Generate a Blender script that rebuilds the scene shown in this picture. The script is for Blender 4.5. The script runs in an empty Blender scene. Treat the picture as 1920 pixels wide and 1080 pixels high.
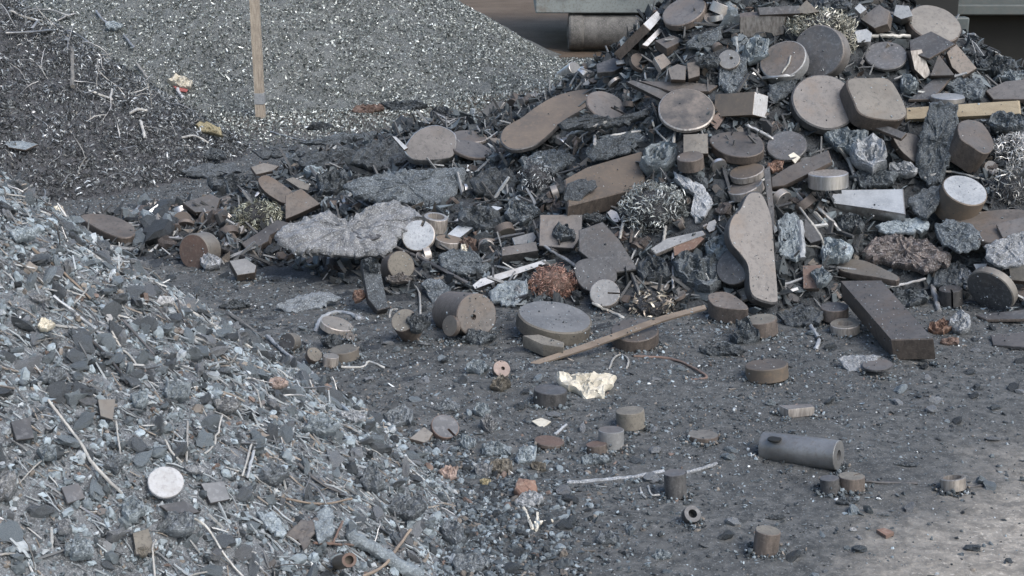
import bpy, math, random
import numpy as np
from mathutils import Vector, noise

random.seed(7); rng = np.random.default_rng(11)
sc = bpy.context.scene
COL = sc.collection

# ---------------------------------------------------------------- camera, sky, sun, exposure
F = 2638.0                      # focal length in photo pixels (1920 wide)
PITCH = math.radians(16); CAMZ = 1.65
cam = bpy.data.cameras.new('camera'); cam_o = bpy.data.objects.new('camera', cam); COL.objects.link(cam_o)
cam.sensor_width = 36; cam.lens = 36 * F / 1920; cam.clip_start = 0.05; cam.clip_end = 2000
cam_o.location = (0, 0, CAMZ); cam_o.rotation_euler = (math.pi / 2 - PITCH, 0, 0)
sc.camera = cam_o
SUN_EL, SUN_ROT = math.radians(48), math.radians(138)
w = bpy.data.worlds.new('World'); sc.world = w; w.use_nodes = True
nt = w.node_tree; bg = nt.nodes['Background']
sky = nt.nodes.new('ShaderNodeTexSky'); sky.sky_type = 'NISHITA'; sky.sun_disc = False
sky.sun_elevation = SUN_EL; sky.sun_rotation = SUN_ROT; sky.air_density = 1.3; sky.dust_density = 3.0; sky.ozone_density = 0.9
nt.links.new(sky.outputs[0], bg.inputs[0]); bg.inputs[1].default_value = 0.15
sl = bpy.data.lights.new('sun', 'SUN'); so = bpy.data.objects.new('sun', sl); COL.objects.link(so)
sl.energy = 1.3; sl.angle = math.radians(34); sl.color = (1, .99, .975)
sd = Vector((math.sin(SUN_ROT) * math.cos(SUN_EL), math.cos(SUN_ROT) * math.cos(SUN_EL), math.sin(SUN_EL)))
so.rotation_euler = sd.to_track_quat('Z', 'Y').to_euler(); so.location = (0, 0, 12)
vs = sc.view_settings; vs.view_transform = 'Standard'; vs.look = 'None'; vs.gamma = 1; vs.exposure = 0.7
try: vs.use_curve_mapping = False
except Exception: pass

# ---------------------------------------------------------------- rays
RGT = np.array([1., 0, 0]); FWD = np.array([0, math.cos(PITCH), -math.sin(PITCH)]); UPV = np.array([0, math.sin(PITCH), math.cos(PITCH)])
CAM = np.array([0, 0, CAMZ])
def ray(x, y):
    x = np.asarray(x, float); y = np.asarray(y, float)
    return ((x - 960) / F)[..., None] * RGT + ((540 - y) / F)[..., None] * UPV + FWD
def proj(P):                    # direction from the camera -> photo pixel, depth
    d = P @ FWD
    return 960 + F * (P @ RGT) / d, 540 - F * (P @ UPV) / d, d
def at_Y(x, y, Y):
    r = ray(x, y); return CAM + r * (Y / r[1])
def at_ground(x, y):
    r = ray(x, y); return CAM + r * (-CAMZ / r[2])

# ---------------------------------------------------------------- terrain
_w = [(rng.normal(size=2) * s, rng.uniform(0, 6.28), a) for s, a in [(1.2, 1), (1.7, .8), (2.6, .6), (4, .45), (6, .35), (9, .25), (13, .2), (19, .13), (27, .1)]]
def fbm(X, Y, k=1.0):
    z = 0
    for (d, p, a) in _w: z = z + a * np.sin(k * (d[0] * X + d[1] * Y) + p)
    return z / 2.2
def soft(z, s): return s * np.logaddexp(0, z / s)
def cone(X, Y, ax, ay, R, m, s=.03, sx=1., sy=1., r0=.25):
    d = np.sqrt(((X - ax) / sx) ** 2 + ((Y - ay) / sy) ** 2 + r0 * r0) - r0
    return soft(m * (R - d), s)
RIDGE = np.array([at_Y(x, y, Y) for x, y, Y in [(430, 372, 6.9), (560, 305, 7.3), (700, 245, 7.6), (900, 205, 7.5), (1050, 145, 7.3), (1150, 80, 7.15), (1220, 15, 7.0), (1300, -50, 7.0), (1450, -80, 7.0), (1650, -45, 7.0), (1770, 30, 6.95), (1850, 85, 6.9), (1920, 125, 6.8), (2150, 230, 6.8)]])
BASE = np.array([at_ground(x, y) for x, y in [(300, 480), (560, 505), (750, 560), (950, 575), (1200, 585), (1450, 590), (1620, 555), (1780, 560), (1920, 590), (2150, 620)]])
RX = np.r_[-2.6, RIDGE[:, 0], 4.2]; RY = np.r_[6.9, RIDGE[:, 1], 6.8]; RZ = np.r_[0, RIDGE[:, 2], 0]
def h_scrap(X, Y):
    yr = np.interp(X, RX, RY); zr = np.interp(X, RX, RZ); yf = np.interp(X, BASE[:, 0], BASE[:, 1])
    t = np.clip((Y - yf) / (yr - yf), -1, 1)
    z = np.where(Y < yr, zr * np.where(t > 0, t ** .92, t * .6), zr - (Y - yr) * .62)
    return np.where(z > -.15, np.minimum(1, np.maximum(z + .03, 0) * 8) * .035 * fbm(X, Y, 1.6) + soft(z, .02) - .016, -.05)
def h_pile(X, Y): return cone(X, Y, -3.14, 3.43, 2.70, .80, .02, sx=1.045, sy=.64) + .03 * fbm(X, Y, 1.2) - .045
def pile_raw(X, Y): return .8 * (2.7 - np.sqrt(((X + 3.14) / 1.045) ** 2 + ((Y - 3.43) / .64) ** 2 + .0625) + .25) - .045
def h_swarf(X, Y): return cone(X, Y, -3.95, 8.75, 2.08, .70, .05, sx=1., sy=.8) + .05 * fbm(X, Y, .7) - .08
def h_chip(X, Y): return cone(X, Y, -2.95, 13.7, 3.0, .60, .07, r0=.5) + .05 * fbm(X, Y, .55) + .02 * fbm(X, Y, 1.5) - .06
def h_ground(X, Y): return .006 * fbm(X, Y, 1.1) + .003 * fbm(X, Y, 3.1) - .006
def H(X, Y): return np.maximum.reduce([h_ground(X, Y), h_scrap(X, Y), h_pile(X, Y), h_swarf(X, Y), h_chip(X, Y)])

ST = 5
GX = np.arange(-150, 2071, ST); GY = np.arange(-150, 1231, ST)
_gx, _gy = np.meshgrid(GX, GY); _R = ray(_gx, _gy)
def march():
    shp = _gx.shape; lo = np.full(shp, 1.2); hi = np.full(shp, 60.); done = np.zeros(shp, bool)
    t = 1.2
    while t < 60:
        t2 = t * 1.012
        P = CAM + _R[~done] * t2
        hit = P[:, 2] < H(P[:, 0], P[:, 1])
        idx = np.argwhere(~done)[hit]
        hi[idx[:, 0], idx[:, 1]] = t2; lo[idx[:, 0], idx[:, 1]] = t; done[idx[:, 0], idx[:, 1]] = True
        t = t2
        if done.all(): break
    for _ in range(6):
        mid = (lo + hi) / 2; P = CAM + _R * mid[..., None]
        b = P[..., 2] < H(P[..., 0], P[..., 1]); hi = np.where(b, mid, hi); lo = np.where(b, lo, mid)
    return hi
TERR = march(); _P = CAM + _R * TERR[..., None]; DB = TERR - np.where((H(_P[..., 0], _P[..., 1]) > h_ground(_P[..., 0], _P[..., 1]) + .004), np.where(_P[..., 1] < 8, .017, .04), 0); MASK = np.zeros(DB.shape, bool)
def buf(B, x, y):
    fx = np.clip((np.asarray(x, float) - GX[0]) / ST, 0, len(GX) - 1.001); fy = np.clip((np.asarray(y, float) - GY[0]) / ST, 0, len(GY) - 1.001)
    return B[np.rint(fy).astype(int), np.rint(fx).astype(int)]
def inside(px, py, X, Y):
    c = np.zeros(X.shape, bool); n = len(px)
    for i in range(n):
        j = i - 1
        cond = ((py[i] > Y) != (py[j] > Y)); den = (py[j] - py[i]) or 1e-9
        c ^= cond & (X < (px[j] - px[i]) * (Y - py[i]) / den + px[i])
    return c
def grid_in(px, py):
    x0 = max(0, int((px.min() - GX[0]) / ST)); x1 = min(len(GX), int((px.max() - GX[0]) / ST) + 2)
    y0 = max(0, int((py.min() - GY[0]) / ST)); y1 = min(len(GY), int((py.max() - GY[0]) / ST) + 2)
    sl_ = (slice(y0, y1), slice(x0, x1)); m = inside(px, py, _gx[sl_], _gy[sl_])
    return sl_, m

# ---------------------------------------------------------------- materials
MATS = {}
def N(nt, t, **kw):
    n = nt.nodes.new(t)
    for k, v in kw.items():
        if k.startswith('i_'): n.inputs[int(k[2:]) if k[2:].isdigit() else k[2:].replace('_', ' ')].default_value = v
        else: setattr(n, k, v)
    return n
def mat(name, c1, c2, scale=9, rough=.75, metal=0., bump=.25, fleck=None, fl_amt=.5, vary=.25, bscale=60, streak=0, tint=False, spec=.4, patch=None):
    m = bpy.data.materials.new(name); m.use_nodes = True; nt = m.node_tree; L = nt.links.new
    b = nt.nodes['Principled BSDF']; tc = N(nt, 'ShaderNodeTexCoord'); oi = N(nt, 'ShaderNodeObjectInfo')
    ad = N(nt, 'ShaderNodeVectorMath', operation='ADD'); L(tc.outputs['Object'], ad.inputs[0])
    ml = N(nt, 'ShaderNodeMath', operation='MULTIPLY', i_1=37.); L(oi.outputs['Random'], ml.inputs[0]); L(ml.outputs[0], ad.inputs[1])
    vec = ad.outputs[0]
    if streak:
        mp = N(nt, 'ShaderNodeMapping'); mp.inputs['Scale'].default_value = (streak, streak, 1); L(vec, mp.inputs[0]); svec = mp.outputs[0]
    else: svec = vec
    n1 = N(nt, 'ShaderNodeTexNoise', i_Scale=scale, i_Detail=6., i_Roughness=.65); L(svec, n1.inputs['Vector'])
    rp = N(nt, 'ShaderNodeMapRange', i_1=.36, i_2=.64); L(n1.outputs[0], rp.inputs[0])
    mx = N(nt, 'ShaderNodeMix', data_type='RGBA'); mx.inputs[6].default_value = (*c1, 1); mx.inputs[7].default_value = (*c2, 1); L(rp.outputs[0], mx.inputs[0])
    col = mx.outputs[2]
    if fleck:
        n2 = N(nt, 'ShaderNodeTexNoise', i_Scale=scale * 9, i_Detail=4., i_Roughness=.7); L(vec, n2.inputs['Vector'])
        r2 = N(nt, 'ShaderNodeMapRange', i_1=.51, i_2=.64, i_4=fl_amt); L(n2.outputs[0], r2.inputs[0])
        m2 = N(nt, 'ShaderNodeMix', data_type='RGBA'); m2.inputs[7].default_value = (*fleck, 1); L(r2.outputs[0], m2.inputs[0]); L(col, m2.inputs[6]); col = m2.outputs[2]
    if patch:
        n4 = N(nt, 'ShaderNodeTexNoise', i_Scale=5., i_Detail=7., i_Roughness=.72); L(vec, n4.inputs['Vector'])
        r4 = N(nt, 'ShaderNodeMapRange', i_1=.5, i_2=.66, i_4=.6); L(n4.outputs[0], r4.inputs[0])
        m4 = N(nt, 'ShaderNodeMix', data_type='RGBA'); m4.inputs[7].default_value = (*patch, 1); L(r4.outputs[0], m4.inputs[0]); L(col, m4.inputs[6]); col = m4.outputs[2]
    if tint:
        at = N(nt, 'ShaderNodeAttribute', attribute_name='tint'); m3 = N(nt, 'ShaderNodeMix', data_type='RGBA', blend_type='MULTIPLY'); m3.inputs[0].default_value = 1
        L(col, m3.inputs[6]); L(at.outputs['Color'], m3.inputs[7]); col = m3.outputs[2]
    elif vary:
        mr = N(nt, 'ShaderNodeMapRange', i_3=1 - vary, i_4=1 + vary); L(oi.outputs['Random'], mr.inputs[0])
        hs = N(nt, 'ShaderNodeHueSaturation'); L(mr.outputs[0], hs.inputs['Value']); L(col, hs.inputs['Color']); col = hs.outputs[0]
    L(col, b.inputs['Base Color'])
    b.inputs['Metallic'].default_value = metal; b.inputs['Specular IOR Level'].default_value = spec
    rr = N(nt, 'ShaderNodeMapRange', i_3=max(.05, rough - .14), i_4=min(1, rough + .14)); L(n1.outputs[0], rr.inputs[0]); L(rr.outputs[0], b.inputs['Roughness'])
    if bump:
        n3 = N(nt, 'ShaderNodeTexNoise', i_Scale=bscale, i_Detail=5., i_Roughness=.7); L(vec, n3.inputs['Vector'])
        bp = N(nt, 'ShaderNodeBump', i_Strength=bump, i_Distance=.011 if bump > .5 else .006); L(n3.outputs[0], bp.inputs['Height']); L(bp.outputs[0], b.inputs['Normal'])
    MATS[name] = m; return m
mat('brown', (.108, .097, .088), (.172, .154, .14), 6, .55, .25, .2, (.065, .062, .06), .6, patch=(.165, .122, .092))
mat('tan', (.215, .203, .184), (.155, .147, .136), 6, .58, .2, .15, (.1, .096, .091), .55, patch=(.165, .14, .115))
mat('dark', (.066, .068, .074), (.105, .108, .114), 7, .55, .2, .2, (.19, .195, .205), .5, patch=(.12, .105, .095))
mat('mauve', (.098, .094, .093), (.156, .148, .144), 6, .55, .2, .2, (.065, .064, .066), .6, patch=(.142, .115, .096))
mat('grey', (.17, .175, .18), (.24, .245, .25), 8, .55, .3, .15, (.33, .34, .35), .4)
mat('pale', (.27, .29, .31), (.37, .39, .41), 10, .5, .15, .3, (.17, .18, .195), .65)
mat('white', (.43, .44, .455), (.33, .34, .35), 10, .6, .05, .25, (.24, .24, .245), .6, patch=(.3, .285, .27))
mat('rust', (.15, .1, .082), (.11, .083, .073), 9, .8, 0, .2, (.2, .165, .145), .5)
mat('orange', (.22, .135, .1), (.16, .105, .085), 9, .8, 0, .2, (.3, .24, .2), .5)
mat('pink', (.3, .235, .21), (.22, .18, .165), 10, .8, 0, .25, (.4, .34, .31), .4)
mat('blocky', (.165, .135, .107), (.115, .1, .087), 6, .6, .2, .15, (.22, .165, .12), .4)
mat('steel', (.62, .62, .62), (.4, .39, .38), 12, .36, .85, .06, None, streak=6)
mat('cutside', (.46, .43, .4), (.22, .2, .185), 14, .36, .45, .1, None, streak=7)
mat('rustside', (.085, .074, .068), (.155, .13, .115), 16, .6, .3, .2, (.2, .18, .165), .45, streak=4)
mat('darkside', (.045, .046, .049), (.095, .095, .097), 16, .55, .3, .2, (.15, .15, .155), .4, streak=4)
mat('silver', (.5, .53, .56), (.36, .39, .42), 14, .5, .3, .25, (.62, .64, .66), .45)
mat('slag', (.042, .05, .057), (.1, .115, .129), 18, .66, .1, 1, (.29, .335, .37), .7, bscale=70)
mat('slagdark', (.036, .042, .048), (.08, .091, .102), 16, .68, .1, 1, (.2, .23, .255), .6, bscale=65)
mat('slagpale', (.17, .185, .205), (.33, .35, .375), 20, .65, .1, 1, (.58, .6, .62), .7, bscale=70)
mat('slagblue', (.15, .178, .2), (.31, .36, .395), 22, .65, .1, 1, (.48, .54, .58), .7, bscale=70)
mat('slagrust', (.07, .062, .062), (.155, .13, .122), 16, .75, 0, 1, (.4, .39, .39), .65, bscale=60)
mat('slagmauve', (.1, .107, .116), (.24, .25, .262), 18, .62, .1, 1, (.48, .5, .52), .75, bscale=60)
mat('wood', (.42, .36, .26), (.32, .265, .185), 30, .8, 0, .3, (.2, .17, .13), .5, streak=.25)
mat('oldwood', (.25, .205, .165), (.17, .14, .115), 30, .8, 0, .3, None, streak=.3)
mat('postwood', (.33, .29, .24), (.2, .172, .14), 14, .85, 0, .4, (.13, .115, .1), .45, streak=7)
mat('cream', (.66, .63, .54), (.5, .47, .4), 12, .85, 0, .3, (.3, .28, .25), .4)
mat('yellow', (.3, .265, .17), (.2, .175, .115), 12, .8, 0, .3, (.12, .115, .09), .5)
mat('wire', (.36, .37, .38), (.2, .2, .2), 25, .45, .6, .1, None)
mat('palewire', (.42, .42, .4), (.27, .265, .255), 25, .6, .2, .2, (.16, .155, .15), .5)
mat('darkwire', (.1, .1, .105), (.06, .06, .062), 25, .6, .3, .2, None)
mat('olive', (.12, .112, .098), (.185, .172, .148), 14, .7, .1, .25, (.07, .067, .062), .6)
mat('red', (.3, .09, .085), (.24, .08, .075), 9, .6, 0, .1, None)
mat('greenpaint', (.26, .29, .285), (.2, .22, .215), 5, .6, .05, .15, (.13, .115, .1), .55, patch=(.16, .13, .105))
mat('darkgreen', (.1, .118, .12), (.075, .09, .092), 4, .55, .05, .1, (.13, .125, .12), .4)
mat('black_steel_shade', (.012, .014, .014), (.02, .021, .021), 5, .7, .1, .1, None)  # near-black for skids and box wall, also for painted shade
mat('grime', (.075, .074, .07), (.165, .16, .15), 9, .7, .1, .4, (.25, .245, .235), .55)
for nm, a, b_, rg, mt in [('lumps', .8, 1.15, .68, .1), ('flecks', .8, 1.2, .45, .2), ('curls', .8, 1.2, .42, .3)]:
    mat(nm, (a, a, a), (b_, b_, b_), 40, rg, mt, .5 if nm == 'lumps' else .1, None, tint=True, bscale=110)
mat('pilebed', (.055, .06, .066), (.15, .162, .175), 30, .8, 0, 1, (.33, .36, .385), .65, bscale=70)
mat('swarfbed', (.018, .019, .022), (.055, .058, .064), 30, .8, 0, 1, (.22, .23, .25), .5, bscale=60)
mat('chipbed', (.05, .056, .056), (.11, .12, .119), 16, .75, 0, 1, (.45, .47, .465), .6, bscale=40)
mat('scrapbed', (.02, .0225, .026), (.055, .062, .07), 14, .8, 0, 1, (.13, .15, .165), .5, bscale=50)  # darkened so gaps between the offcuts look deep in shade

# ---------------------------------------------------------------- mesh helpers
NAMES = {}
def tag(o, label=None, cat=None, group=None, kind=None):
    for k, v in (('label', label), ('category', cat), ('group', group), ('kind', kind)):
        if v: o[k] = v
    return o
def mesh_obj(name, V, faces, mats, origin=None, parent=None, fm=None, smooth=40):
    V = np.asarray(V, float)
    if origin is None: origin = V.mean(0)
    me = bpy.data.meshes.new(name); me.from_pydata([tuple(v) for v in (V - origin)], [], [list(map(int, f)) for f in faces])
    for m in mats: me.materials.append(MATS[m])
    if fm is not None: me.polygons.foreach_set('material_index', np.asarray(fm, np.int32))
    if smooth:
        me.polygons.foreach_set('use_smooth', np.ones(len(me.polygons), bool)); me.update(); me.set_sharp_from_angle(angle=math.radians(smooth))
    me.update()
    o = bpy.data.objects.new(name, me); COL.objects.link(o); o.location = origin
    if parent: o.parent = parent; o.matrix_parent_inverse = parent.matrix_world.inverted()
    return o
def np_mesh(name, V, T, mats, tints=None, fm=None, smooth=False):     # big triangle or quad meshes
    me = bpy.data.meshes.new(name); k = T.shape[1]
    me.vertices.add(len(V)); me.vertices.foreach_set('co', V.astype(np.float32).ravel())
    me.loops.add(T.size); me.loops.foreach_set('vertex_index', T.astype(np.int32).ravel())
    me.polygons.add(len(T)); me.polygons.foreach_set('loop_start', np.arange(0, T.size, k, dtype=np.int32))
    for m in mats: me.materials.append(MATS[m])
    if fm is not None: me.polygons.foreach_set('material_index', fm.astype(np.int32))
    me.polygons.foreach_set('use_smooth', np.full(len(T), smooth) if np.isscalar(smooth) else smooth)
    if tints is not None:
        a = me.attributes.new('tint', 'FLOAT_COLOR', 'POINT'); a.data.foreach_set('color', np.c_[tints, np.ones(len(tints))].astype(np.float32).ravel())
    me.update(calc_edges=True); me.validate()
    o = bpy.data.objects.new(name, me); COL.objects.link(o); return o
mat('stained', (.06, .06, .062), (.185, .162, .145), 11, .55, .15, .15, (.09, .085, .08), .5)
mat('pipe', (.19, .195, .2), (.32, .325, .33), 9, .42, .5, .2, (.2, .17, .14), .4)
mat('slagmid', (.085, .097, .11), (.19, .213, .235), 20, .66, .1, 1, (.38, .425, .46), .7, bscale=70)
# ---------------------------------------------------------------- pieces laid on the surface
def smooth_loop(pts, k=4):
    p = np.asarray(pts, float); n = len(p); out = []
    for i in range(n):
        a, b, c, d = p[i - 1], p[i], p[(i + 1) % n], p[(i + 2) % n]
        for t in np.arange(k) / k:
            out.append(.5 * (2 * b + (c - a) * t + (2 * a - 5 * b + 4 * c - d) * t * t + (3 * b - a - 3 * c + d) * t ** 3))
    return np.array(out)
def smooth_path(p, k=5):
    p = np.asarray(p, float)
    if len(p) < 3: return np.array([p[0] + (p[1] - p[0]) * t for t in np.linspace(0, 1, 5)])
    q = np.vstack([2 * p[0] - p[1], p, 2 * p[-1] - p[-2]]); out = []
    for i in range(1, len(q) - 2):
        a, b, c, d = q[i - 1:i + 3]
        for t in np.arange(k) / k: out.append(.5 * (2 * b + (c - a) * t + (2 * a - 5 * b + 4 * c - d) * t * t + (3 * b - a - 3 * c + d) * t ** 3))
    out.append(p[-1]); return np.array(out)
def frame(x, y):
    rr = ray(x, y); wv = -rr / np.linalg.norm(rr); r = RGT - wv * (RGT @ wv); r /= np.linalg.norm(r); return rr, r, np.cross(wv, r), wv
def facing(x, y, n):
    n = np.array(n, float); n /= np.linalg.norm(n); rr, r, u, wv = frame(x, y); return rr, n[0] * r + n[1] * u + n[2] * wv, n
def settle(P0, nw, tw, nxy, cap=.6):
    """P0: face outline with its centre at depth 1; returns the depth at which it rests in front of all that lies there."""
    px, py, k = proj(P0); c = P0.mean(0)
    sl_, m = grid_in(px, py); xs = np.r_[_gx[sl_][m], px]; ys = np.r_[_gy[sl_][m], py]
    R_ = ray(xs, ys); kk = (c @ nw) / (R_ @ nw)
    q = np.quantile(buf(DB, xs, ys) / kk, .06)
    if tw > 0:
        bx, by, bk = proj(P0 - nw * tw); v = -np.array([nxy[0], -nxy[1]])
        s = (bx - bx.mean()) * v[0] + (by - by.mean()) * v[1]; f = s > s.max() * .2
        q = min(q, np.quantile(buf(DB, bx[f], by[f]) / bk[f], .14))
    cx, cy, _ = proj(c[None]); t0 = buf(TERR, cx, cy)[0]
    return max(q, t0 - cap)
def stamp(P0, nw, tw, d0):
    for s in np.linspace(1, 0, max(4, int(tw * F / 7) + 1)):
        Q = P0 - nw * tw * s; px, py, _ = proj(Q); sl_, m = grid_in(px, py)
        if not m.any(): continue
        R_ = ray(_gx[sl_][m], _gy[sl_][m]); dd = d0 * (Q.mean(0) @ nw) / (R_ @ nw)
        a = DB[sl_]; a[m] = np.minimum(a[m], np.where((dd > 0) & (dd < 60), dd, 60)); b = MASK[sl_]; b[m] = True
def slab(name, P0, nw, n, thk_px, mats, bevel=.06, hole=None, sink=0., rough=0., parent=None, cap=.6):
    sxy = max(.25, math.hypot(n[0], n[1])); tw = thk_px / F / sxy
    d0 = settle(P0, nw, tw, n, cap); stamp(P0, nw, tw, d0)
    A = CAM + P0 * d0; t = tw * d0; c = A.mean(0); K = len(A)
    size = np.abs(A - c).max(); b = min(t * .3, size * bevel)
    loops = [c + (A - c) * (1 - b * .8 / size), A - nw * b * .6, A - nw * (t - b * .6), c + (A - c) * (1 - b * .6 / size) - nw * t]
    if rough:
        for L in loops[1:3]: L += np.array([nw * rng.normal() * rough * t for _ in range(K)]) * .3
    V = np.vstack(loops); faces = []; fm = []
    sgn = np.cross(A[1] - A[0], A[2] - A[0]) if K < 6 else sum(np.cross(A[i] - c, A[(i + 1) % K] - c) for i in range(K))
    rev = sgn @ nw < 0
    for l in range(3):
        for i in range(K):
            j = (i + 1) % K; f = [l * K + i, (l + 1) * K + i, (l + 1) * K + j, l * K + j]
            faces.append(f if not rev else f[::-1]); fm.append(1)
    top = list(range(K)); bot = list(range(3 * K, 4 * K))[::-1]
    if hole is None: faces.append(top if not rev else top[::-1]); fm.append(0)
    else:
        hr, hx, hy = hole; e1 = (A[0] - c); e2 = np.cross(nw, e1); e2 *= np.linalg.norm(e1) / np.linalg.norm(e2)
        hc = c + hx * e1 + hy * e2; HL = hc + (A - c) * hr; base = len(V); V = np.vstack([V, HL, HL - nw * min(t, size * hr * 2.2)])
        for i in range(K):
            j = (i + 1) % K
            f = [base + i, i, j, base + j]; g = [base + K + i, base + i, base + j, base + K + j]
            faces += [f if not rev else f[::-1], g if not rev else g[::-1]]; fm += [0, 1]
        f = [base + K + i for i in range(K)]; faces.append(f if not rev else f[::-1]); fm.append(1)
    faces.append(bot if not rev else bot[::-1]); fm.append(1)
    return mesh_obj(name, V, faces, mats, origin=c - nw * t, fm=fm, parent=parent, smooth=26)
def add(o, name, label, cat=None):
    NAMES.setdefault(name, []).append(o); return tag(o, label, cat or name.split('_')[-1])
def D(x, y, a, b, nd, thk, m, label, side=None, name='steel_disc', hole=None, slot=None, wob=.012, cap=.6, notch=None):
    """a disc: px centre, major half-axis, foreshortened half-axis, image direction its face leans to (y up), visible rim"""
    e = min(.985, b / a); nd = np.array(nd, float) + (rng.normal(size=2) * .07 if thk < 60 else 0); nd /= np.linalg.norm(nd); s = math.sqrt(1 - e * e)
    rr, nw, n = facing(x, y, (nd[0] * s, nd[1] * s, e))
    _, r, u, wv = frame(x, y); U = np.cross(nw, wv); U /= np.linalg.norm(U); Vv = np.cross(nw, U)
    ph = rng.uniform(0, 6.28, 3); ang = list(np.arange(44) * 2 * math.pi / 44); rad = [1 + wob * (math.sin(2 * t + ph[0]) + .6 * math.sin(3 * t + ph[1]) + .4 * math.sin(7 * t + ph[2])) for t in ang]
    if slot is not None:                       # a saw cut from the rim inwards: image angle, inner radius, half width
        sa, ri, hw = slot; d3 = math.cos(sa) * r + math.sin(sa) * u; d3 -= nw * (d3 @ nw); at = math.atan2(d3 @ Vv, d3 @ U) % (2 * math.pi)
        keep = [(t, q) for t, q in zip(ang, rad) if abs((t - at + math.pi) % (2 * math.pi) - math.pi) > hw * 1.6 + .02]
        keep += [(at - hw, 1), (at - min(1.2, hw / ri), ri), (at + min(1.2, hw / ri), ri), (at + hw, 1)]
        keep.sort(key=lambda q: ((q[0] - at - hw - 1e-6) % (2 * math.pi), 0)); 
        k2 = [q for q in keep if q[1] > .9]; k2.sort(key=lambda q: (q[0] - at) % (2 * math.pi))
        seq = k2 + [(at - min(1.2, hw / ri), ri), (at + min(1.2, hw / ri), ri)]; ang = [q[0] for q in seq]; rad = [q[1] for q in seq]
    R_ = a / F; P0 = np.array([rr + R_ * q * (math.cos(t) * U + math.sin(t) * Vv) for t, q in zip(ang, rad)])
    return add(slab(name, P0, nw, n, thk, [m, side or 'cutside'], hole=hole, cap=cap), name, label)
def P(pts, nd, thk, m, label, side=None, name='steel_plate', sm=False, wob=0, cap=.6, bevel=.04):
    pts = smooth_loop(pts) if sm else np.asarray(pts, float)
    if wob: pts = pts + rng.normal(size=pts.shape) * wob
    cx, cy = pts.mean(0); rr, nw, n = facing(cx, cy, nd); R_ = ray(pts[:, 0], pts[:, 1]); P0 = R_ * ((rr @ nw) / (R_ @ nw))[:, None]
    return add(slab(name, P0, nw, n, thk, [m, side or 'rustside'], bevel=bevel, cap=cap), name, label)
def jag(pts, amp, step=5):
    pts = np.asarray(pts, float); out = []
    for i in range(len(pts)):
        a, b = pts[i], pts[(i + 1) % len(pts)]; k = max(1, int(np.linalg.norm(b - a) / step))
        for t in range(k): out.append(a + (b - a) * t / k)
    out = np.array(out); return out + rng.normal(size=out.shape) * amp
def slagmesh(P0, nw, h, d0, name, m, rough, prof, parent=None, drop=.6):
    A = CAM + P0 * d0; c = A.mean(0); K = len(A); size = np.linalg.norm(A - c, axis=1).mean(); hh = h * d0
    rings = [(1, 0), (.985, .4), (.955, .68), (.91, .82), (.84, .88), (.76, .92), (.67, .95), (.57, .97), (.47, .98), (.36, 1), (.25, 1), (.14, 1)]
    V = []; off = rng.uniform(0, 50, 3)
    for s, z in rings:
        for i in range(K):
            p = c + (A[i] - c) * s; q = Vector((p - c) / size * 1.9 + off)
            nz = noise.turbulence(q, 5, False, noise_basis='PERLIN_ORIGINAL') - .5 + .8 * noise.noise(q * 5) + .6 * abs(noise.noise(q * 8)) + .05 * rng.normal()
            V.append(p + nw * hh * (z * prof + nz * rough * (.35 + .65 * z)) + (Vector((noise.noise(q * 3), noise.noise(q * 3 + Vector((9, 9, 9))), 0)).length * (A[i] - c) * -.06 * s))
    V.append(c + nw * hh * prof); nt_ = len(V) - 1
    for i in range(K): V.append(c + (A[i] - c) * .9 - nw * hh * drop)
    f = []; rev = sum(np.cross(A[i] - c, A[(i + 1) % K] - c) for i in range(K)) @ nw < 0
    for l in range(len(rings) - 1):
        for i in range(K):
            j = (i + 1) % K; f.append([l * K + i, l * K + j, (l + 1) * K + j, (l + 1) * K + i])
    l = len(rings) - 1
    for i in range(K): f.append([l * K + i, l * K + (i + 1) % K, nt_]); f.append([nt_ + 1 + i, nt_ + 1 + (i + 1) % K, (i + 1) % K, i])
    f.append([nt_ + 1 + i for i in range(K)][::-1])
    if rev: f = [q[::-1] for q in f]
    return mesh_obj(name, V, f, [m], origin=c - nw * hh * drop * .5, smooth=32, parent=parent)
def SP(pts, m, label, h=14, nd=(0, .55, .85), name='slag_slab', amp=1.6, rough=.45, prof=.7, cap=.6, step=6, lift=0):
    pts = jag(pts, amp, step); cx, cy = pts.mean(0); rr, nw, n = facing(cx, cy, nd)
    R_ = ray(pts[:, 0], pts[:, 1]); P0 = R_ * ((rr @ nw) / (R_ @ nw))[:, None]
    d0 = settle(P0, nw, 0, n, cap) - lift; stamp(P0, nw, 0, d0)
    return add(slagmesh(P0, nw, h / F, d0, name, m, rough, prof), name, label)
def S(x, y, w_, h_, m, label, rot=0, thk=None, name='slag_lump', rough=.55, nd=(0, .5, .85), amp=None, prof=.8):
    ang = np.arange(9) * 2 * math.pi / 9; rad = 1 + rng.uniform(-.36, .16, 9); c, s = math.cos(rot), math.sin(rot)
    X = np.cos(ang) * rad * w_ / 2; Y = np.sin(ang) * rad * h_ / 2
    return SP(np.c_[x + X * c + Y * s, y - X * s + Y * c], m, label, thk or min(w_, h_) * .45, nd, name, amp if amp is not None else min(w_, h_) * .03, rough, prof, step=max(3, min(w_, h_) / 8))
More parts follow.
